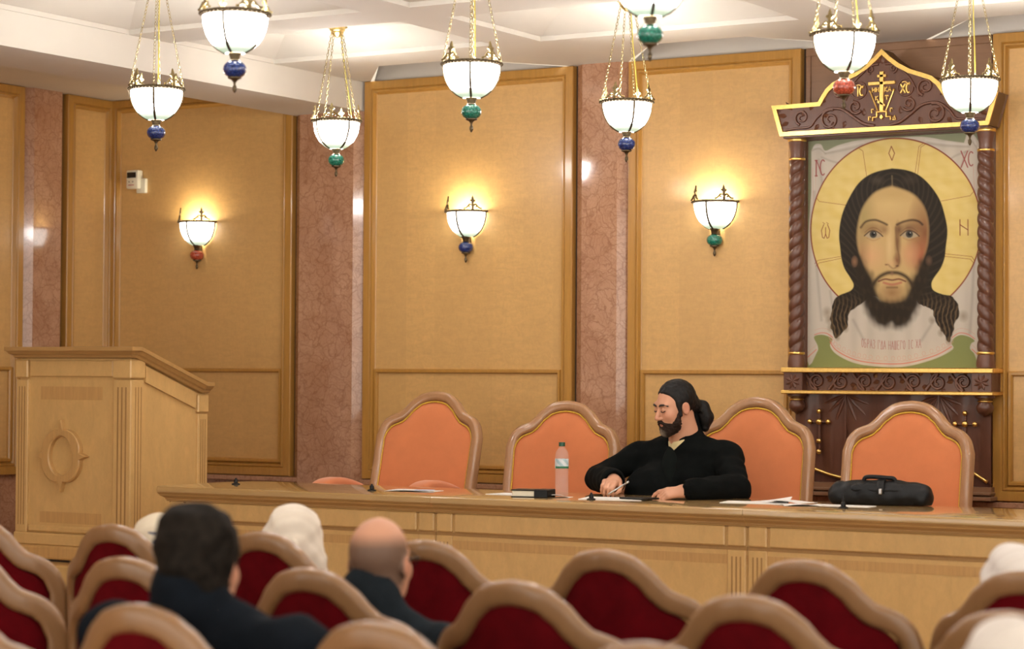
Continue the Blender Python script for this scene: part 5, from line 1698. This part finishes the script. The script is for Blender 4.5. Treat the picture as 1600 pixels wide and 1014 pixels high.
# ---- listeners in the hall, seen from behind
def listener(label, X, Y, H, face, kind, coat, collar=False, lean=0.0, sc=1.0, sw=0.0, sd=.205):
    root = empty('person', (X, Y + 0.30, 0), label, 'person')
    O = np.array([X, Y + 0.30, 0])
    H = np.array(H, float)
    Mh = basis(face[0], face[1], lean)
    hz = H[2]; hx, hy = H[0], H[1]
    shz = hz - sd * sc
    px, py = X + (hx - X) * .25, Y + .33
    cx, cy = (hx * .75 + X * .25), hy - .02
    W = (.185 + sw) * sc
    def trunk(F, g):
        F.ell(((cx + px) / 2, (cy + py) / 2, (shz + .46) / 2 + .02), (.165 * sc + g, .105 * sc + g, (shz - .40) / 2 + g), 0)
        F.ell((px, py + .02, .575), (.165 * sc + g * .4, .13, .105), .06)
        F.ell((cx, cy, shz - .10), (.175 * sc + g, .10 * sc + g, .13), .06)
        F.cap((cx - W, cy, shz - .03), (cx + W, cy, shz - .03), .062 * sc + g, None, .05)
        for s in (-1, 1):
            F.cap((cx + s * .10, cy, shz + .005), (hx, hy - .035, shz + .075 * sc), .040 * sc + g, .046 * sc + g * .5, .05)
            el = (cx + s * (W + .01), cy + .05, shz - .27)
            F.chain([(cx + s * (W + .01), cy, shz - .03), el, (px + s * .11, cy + .27, max(.62, shz - .36))], [.056 * sc + g, .046 * sc + g, .034 * sc + g], .04)
            F.chain([(px + s * .085, py + .02, .56), (px + s * .10, py + .40, .54), (px + s * .10, py + .42, .10)], [.075 + g * .5, .055 + g * .5, .040 + g * .5], .05)
    lo = (min(X, hx) - .34, Y + .06, 0.02); hi = (max(X, hx) + .34, Y + .98, hz + .17)
    F = Field(lo, hi, .0085)
    trunk(F, -.012)
    head_prims(F, Mh, H)
    F.cap(H + Mh @ np.array([0, -.035, -.08]), (hx, hy - .04, shz + .04), .055 * sc, .054 * sc, .03)
    for s in (-1, 1):
        hd = np.array([px + s * .10, cy + .28, max(.62, shz - .36)])
        hand(F, hd, (-s * .35, .85, -.2), (-s, .2, 0), (0, .1, 1), ((.3, .4, .3),) * 4, ((.045, .045, -.01), (.07, .055, -.018), (.095, .055, -.022)))
        F.chain([(px + s * .10, py + .42, .09), (px + s * .10, py + .56, .06)], [.042, .036], .03)
    V, Q = F.mesh()
    cols = skin_cols(V, Mh, H)
    L = to_local(V, Mh, H)
    if kind == 'bald':
        # cropped grey hair round the sides and back of the head
        w = np.clip((.085 - L[:, 2]) / .035, 0, 1) * np.clip((.030 - L[:, 1]) / .03, 0, 1) * np.clip((L[:, 2] + .075) / .03, 0, 1)
        w *= (np.abs(L[:, 0]) < .079)
        w = (w * .85)[:, None]
        cols = cols * (1 - w) + lin((92, 76, 64)) * w
    mesh_np('body', V - O, Q, 'skin', root, cols)
    F = Field(lo, hi, .0105)
    trunk(F, .012)
    F.cap((hx, hy - .042, shz - .01), (hx, hy - .045, shz + .07), .084 * sc, .074 * sc, .04)
    if collar:
        F.cap((hx, hy - .045, shz + .075), (hx, hy - .052, shz + .112), .078, .077, .03)
        F.cap((hx, hy + .0, shz + .10), H + Mh @ np.array([0, -.02, -.02]), .062, .062, .008, 'sub')
    F.noise(.004, .12, 4)
    F.plane((0, 0, .12), (0, 0, -1))
    V, Q = F.mesh(); mesh_np('jacket' if 'headscarf' not in label else 'coat', V - O, Q, coat, root)
    if kind == 'dark':
        F = Field(H - .2, H + .2, .006)
        F.frame(Mh, H)
        F.ell((0, -.024, .040), (.091, .112, .100), 0)
        F.ell((0, -.045, -.035), (.076, .072, .060), .03)
        F.ell((-.03, -.03, .09), (.06, .07, .055), .03); F.ell((.03, -.05, .085), (.06, .06, .055), .03)
        F.ell((0, .112, -.035), (.13, .085, .105), .012, 'sub')
        for s in (-1, 1): F.ell((s * .088, -.002, -.016), (.030, .026, .036), .008, 'sub')
        F.frame(); F.noise(.0028, .05, 6)
        V, Q = F.mesh(); mesh_np('hair', V - O, Q, 'hairbrown', root)
    if kind == 'bald':
        g = empty('glasses', (0, 0, 0)); 
        bpy.data.objects.remove(g)
        bm = B()
        loc = lambda p: Vector(Mh @ np.array(p) + H - O)
        for s in (-1, 1):
            tube(bm, [loc(p) for p in ((s * .080, -.018, .012), (s * .079, .02, .017), (s * .072, .095, .014))], .0026, 5)
            ring = [loc((s * .036 + .027 * math.cos(2 * PI * k / 16), .103, .006 + .020 * math.sin(2 * PI * k / 16))) for k in range(16)]
            tube(bm, ring, .0018, 5, closed=True)
        tube(bm, [loc((-.010, .106, .012)), loc((0, .108, .014)), loc((.010, .106, .012))], .002, 5)
        obj('glasses', bm, 'plastic', root, True)
    if kind in ('scarf', 'kerchief'):
        F = Field(H - .34, H + .22, .006)
        F.frame(Mh, H)
        F.ell((0, -.018, .036), (.090, .110, .106), 0)
        F.ell((0, -.035, -.06), (.088, .090, .10), .05)
        if kind == 'scarf':
            F.cap((0, -.075, -.02), (0.0, -.085, -.22), .075, .095, .05)
            for s in (-1, 1): F.cap((s * .06, -.01, -.05), (s * .075, .0, -.20), .045, .06, .05)
            for k in range(5):
                F.cap((-.07 + .035 * k, -.128, .03), (-.09 + .045 * k, -.168, -.24), .008, .014, .016)
        else:
            F.cap((0, -.10, -.06), (.0, -.125, -.15), .035, .012, .03)
        F.ell((0, .115, -.02), (.066, .075, .085), .012, 'sub')
        F.plane((0, 0, -.23), (0, 0, -1))
        F.frame(); F.noise(.003, .06, 9)
        V, Q = F.mesh()
        if kind == 'kerchief':
            L = to_local(V, Mh, H)
            c = np.repeat(lin((226, 214, 190))[None], len(V), 0)
            pat = np.sin(L[:, 0] * 95 + np.sin(L[:, 2] * 60) * 1.5) * np.sin(L[:, 2] * 88 + L[:, 1] * 60) * np.cos(L[:, 1] * 70 + 1)
            w = (np.clip((pat - .22) / .15, 0, 1) * (L[:, 2] < .085))[:, None]
            c = c * (1 - w) + lin((62, 72, 104)) * w
            mesh_np('kerchief', V - O, Q, 'print', root, c)
        else:
            mesh_np('headscarf', V - O, Q, 'scarf' if 'ivory' in label else 'scarfwhite', root)
    return root
M['print'] = attr_mat('printed_kerchief_cloth', 0.85, 0.2)
listener('man with thick dark hair in navy jacket, seen from behind at the left', -3.118, R3, (-3.185, 3.93, 1.168), (-.28, .96), 'dark', 'navy', True, sw=.075, sd=.136)
listener('bald man in slate jacket and glasses, seen from behind', -3.352, R2, (-3.335, 4.85, 1.108), (-.20, .98), 'bald', 'slate', True, sd=.185, sw=.01)
listener('person in ivory headscarf behind the front-row chair, between the two men', -4.244, R1, (-4.345, 5.84, 1.045), (-.1, .99), 'scarf', 'greycoat', sc=.88, sw=-.03)
listener('person in white and blue printed kerchief, mostly hidden by the dark-haired man', -4.848, R1, (-4.905, 5.84, 0.995), (-.1, .99), 'kerchief', 'greycoat', sc=.82)
listener('person in white headscarf at the right edge, in the front row', -1.828, R1, (-1.952, 5.82, 1.025), (-.45, .9), 'scarf', 'greycoat', sc=.85, sw=-.03)
listener('person in white headscarf, nearest to the bottom right corner', -1.306, R3, (-1.322, 3.93, 1.035), (-.2, .98), 'scarf', 'greycoat', sc=.85)

# ================================================================== THINGS ON THE TABLE
TZ = 1.0503
def sheet(label, x, y, w, d, rz, z=TZ, th=0.0012, mat='paper', sag=0.0, cat='paper', group=None, corner=0.0):
    bm = B()
    n = 8
    g = [[None] * (n + 1) for _ in range(n + 1)]
    top = [[None] * (n + 1) for _ in range(n + 1)]
    for i in range(n + 1):
        for j in range(n + 1):
            a = -w / 2 + w * i / n; b = -d / 2 + d * j / n
            h = sag * (math.sin(i / n * PI) * .5 + .5 * math.sin(j / n * 2 + i / n * 3)) if sag else 0
            h = max(0, h) + corner * max(0, (i + j) / n - 1.35) ** 1.5 * 3
            g[i][j] = bm.verts.new((a, b, h)); top[i][j] = bm.verts.new((a, b, h + th))
    for i in range(n):
        for j in range(n):
            bm.faces.new([g[i][j], g[i][j + 1], g[i + 1][j + 1], g[i + 1][j]]); bm.faces.new([top[i][j], top[i + 1][j], top[i + 1][j + 1], top[i][j + 1]])
    for k in range(n):
        for A, Bv in (((k, 0), (k + 1, 0)), ((k + 1, n), (k, n)), ((0, k + 1), (0, k)), ((n, k), (n, k + 1))):
            bm.faces.new([g[A[0]][A[1]], g[Bv[0]][Bv[1]], top[Bv[0]][Bv[1]], top[A[0]][A[1]]])
    o = obj('paper_sheet', bm, mat)
    o.location = (x, y, z); o.rotation_euler = (0, 0, rz)
    return tag(o, label, cat, group)
sheet('white sheet lying on the table in front of the first orange chair', -5.985, 8.985, .24, .16, .15, sag=.006)
sheet('small blue printed leaflet on the white sheet before the first orange chair', -5.905, 8.955, .09, .06, .4, z=TZ + .0080, mat='bluepaper')
sheet('loose white sheet under the closed book, left of the water bottle', -5.42, 8.985, .23, .15, -.1, th=.003)
sheet('crumpled clear and white wrapper right of the book, at the bottle foot', -5.155, 8.925, .13, .08, .25, sag=.012)
sheet('white sheet under the writing hand of the seated man', -4.86, 8.935, .29, .21, .28, th=.004)
sheet('white papers with a raised corner right of the seated man', -4.215, 9.055, .29, .16, .2, th=.003, corner=.016, group='papers right of the seated man')
sheet('grey-white sheet in the middle of the paper pile', -4.06, 9.085, .20, .13, -.35, z=TZ + .0075, sag=.008, group='papers right of the seated man')
sheet('white sheet of the paper pile nearest the black bag', -3.965, 8.985, .16, .11, .5, sag=.008, group='papers right of the seated man')
sheet('long white sheet just in front of the black bag', -3.805, 9.06, .27, .10, .05, th=.003)

bm = B(); box(bm, -.055, .055, -.075, .075, 0, .008, .003)
o = obj('notepad', bm, 'plastic'); o.location = (-4.735, 8.935, TZ + .0046); o.rotation_euler = (0, 0, 1.3)
tag(o, 'flat dark notepad on the white sheet beside the left hand', 'notepad')

# pen in the right hand
bk = empty('pen', (-4.928, 9.068, 1.086), 'grey pen held in the right hand of the seated man', 'pen')
d = Vector((.60, .30, .42)).normalized()
bm = B(); tube(bm, [-d * .045, -d * .035, d * .055], .0042, 8, scales=[.3, 1, 1]); obj('barrel', bm, 'steel', bk, True)
bm = B(); tube(bm, [d * .055, d * .072], .0046, 8); obj('cap', bm, 'steel', bk, True)

# book: pale page block, dark cover
bk = empty('book', (-5.245, 8.865, TZ), 'thick closed book with black cover and cream page edges', 'book', rz=0.22)
bm = B(); box(bm, -.088, .055, -.055, .055, .004, .031, .003); obj('page_block', bm, 'cream', bk)
bm = B(); box(bm, -.092, .072, -.060, .060, .031, .036, .002); box(bm, -.092, .072, -.060, .060, 0, .004, .0015); box(bm, .052, .072, -.060, .060, .003, .032, .001)
obj('cover', bm, 'plastic', bk)
bm = B(); box(bm, .02, .085, -.0615, .062, -.0, .0372, .003); obj('dark_wrap', bm, 'leather', bk)

# water bottle
bt = empty('water_bottle', (-5.195, 9.035, TZ), 'clear plastic water bottle with dark green cap and white label', 'bottle')
bm = B()
prof = [(0, .002), (.028, 0), (.032, .006)]
for k in range(9): prof += [(.0322, .012 + .0125 * k), (.0305, .018 + .0125 * k)]
prof += [(.032, .128), (.032, .172), (.031, .178), (.032, .186), (.031, .197), (.026, .209), (.018, .219), (.013, .226), (.0125, .236)]
lathe(bm, prof, 28)
obj('bottle_body', bm, 'clear', bt, True)
bm = B(); lathe(bm, [(0, .2365), (.0145, .2345), (.015, .230), (.015, .247), (.0135, .249), (0, .249)], 20); obj('cap', bm, 'capgreen', bt, True, angle=40)
bm = B(); lathe(bm, [(0, .004), (.027, .004), (.0295, .02), (.0295, .10), (.0, .10)], 20); 
bm.free()
# label with blue-grey print, green foot
na, nh = 64, 24
Vv = []; cc = []
for i in range(na + 1):
    a = 2 * PI * i / na
    for j in range(nh + 1):
        t = j / nh
        Vv.append((.0325 * math.cos(a), .0325 * math.sin(a), .128 + .044 * t))
        ph = (a + 2.2) % (2 * PI)
        col = (218, 224, 226)
        if ph < 2.4: col = (52, 120, 84) if t < .22 else ((170, 196, 204) if math.sin(ph * 5 + t * 7) > .1 else (216, 222, 226))
        elif ph < 2.75: col = (200, 150, 120)
        elif math.sin(ph * 9) > .5: col = (160, 176, 186)
        cc.append(lin(col))
ii = np.arange((na + 1) * (nh + 1)).reshape(na + 1, nh + 1)
mesh_np('label', np.array(Vv), np.stack([ii[:-1, :-1].ravel(), ii[1:, :-1].ravel(), ii[1:, 1:].ravel(), ii[:-1, 1:].ravel()], 1), 'label', bt, np.array(cc))

# black leather bag
bg = empty('leather_bag', (-3.712, 9.265, TZ), 'black leather document bag with handle and metal clasp on the table', 'bag', rz=0.10)
F = Field((-.27, -.09, -.01), (.27, .09, .14), .0045)
F.cap((-.172, 0, .048), (.172, 0, .046), .050, .048, 0); F.cap((-.185, 0, .055), (.185, 0, .052), .036, .034, .02)
F.ell((0, 0, .040), (.222, .068, .060), .04)
F.cap((-.19, -.03, .03), (-.19, .03, .03), .028, .028, .03); F.cap((.19, -.03, .028), (.19, .03, .028), .027, .027, .03)
F.noise(.0025, .07, 2); F.plane((0, 0, .002), (0, 0, -1))
V, Q = F.mesh(); mesh_np('bag_body', V, Q, 'leather', bg)
F = Field((-.26, -.09, .03), (.26, .09, .14), .0045)
F.ell((0, 0, .052), (.222, .073, .056), 0); F.plane((0, 0, .062), (0, 0, -1), .006); F.noise(.002, .06, 5)
V, Q = F.mesh(); mesh_np('flap', V, Q, 'leather', bg)
bm = B(); tube(bm, catmull([(-.075, -.01, .098), (-.066, -.012, .118), (-.03, -.014, .122), (.03, -.014, .119), (.062, -.012, .116), (.072, -.01, .096)], 5), .0095, 8, (0, 1, 0)); obj('handle', bm, 'leather', bg, True)
bm = B(); pth = [(.012, -.020, .112), (.014, -.052, .100), (.018, -.071, .078), (.020, -.074, .052)]; sweep(bm, pth, rrect(.016, .0035, .002, 2), [(0, -.3, 1), (0, -.7, .7), (0, -1, .3), (0, -1, 0)]); s_ = obj('strap', bm, 'leather', bg, True)
bm = B(); box(bm, .012, .028, -.083, -.074, .050, .074, .003); obj('clasp', bm, 'steel', s_)

# small gooseneck-less desk microphones
def mic(label, x, y, h=.034):
    r = empty('desk_microphone', (x, y, TZ), label, 'microphone', 'small black microphones along the table')
    bm = B(); lathe(bm, [(0, 0), (.021, 0), (.021, .005), (.012, .009), (0, .009)], 20); obj('base', bm, 'plastic', r, True, angle=40)
    bm = B(); lathe(bm, [(0, .009), (.0105, .009), (.011, .022), (.008, .026), (.0055, .028), (.0055, h - .003), (.003, h), (0, h)], 16); obj('capsule', bm, 'plastic', r, True, angle=40)
mic('small black microphone nearest the lectern', -7.04, 8.95)
mic('small black microphone in front of the first orange chair', -6.145, 8.86)
mic('small black microphone in front of the writing hand', -4.915, 8.815)
mic('small black microphone in front of the black bag, with a thin upright stem', -3.735, 8.90, .062)

# wall thermostat / phone dock
th = empty('wall_thermostat', (-9.445, YW - .024, 2.775), 'small cream wall unit with dark display at the upper left', 'thermostat')
bm = B(); box(bm, -.052, .045, -.055, -.004, .01, .128, .008, 2); obj('housing', bm, 'cream', th, True, angle=40)
bm = B(); box(bm, -.045, .030, -.0565, -.05, .078, .115, .001); obj('display', bm, 'screen', th)
bm = B()
for x in (-.026, .004): box(bm, x - .004, x + .004, -.0575, -.05, .050, .058, .0015)
obj('button', bm, 'bronze', th)
bm = B(); box(bm, -.034, .014, -.0562, -.054, .030, .036); obj('printed_line', bm, 'pinkprint', th)
bm = B(); box(bm, .010, .082, -.028, 0.0, -.018, .075, .005, 2); obj('wall_plate', bm, 'cream', th, True, angle=40)
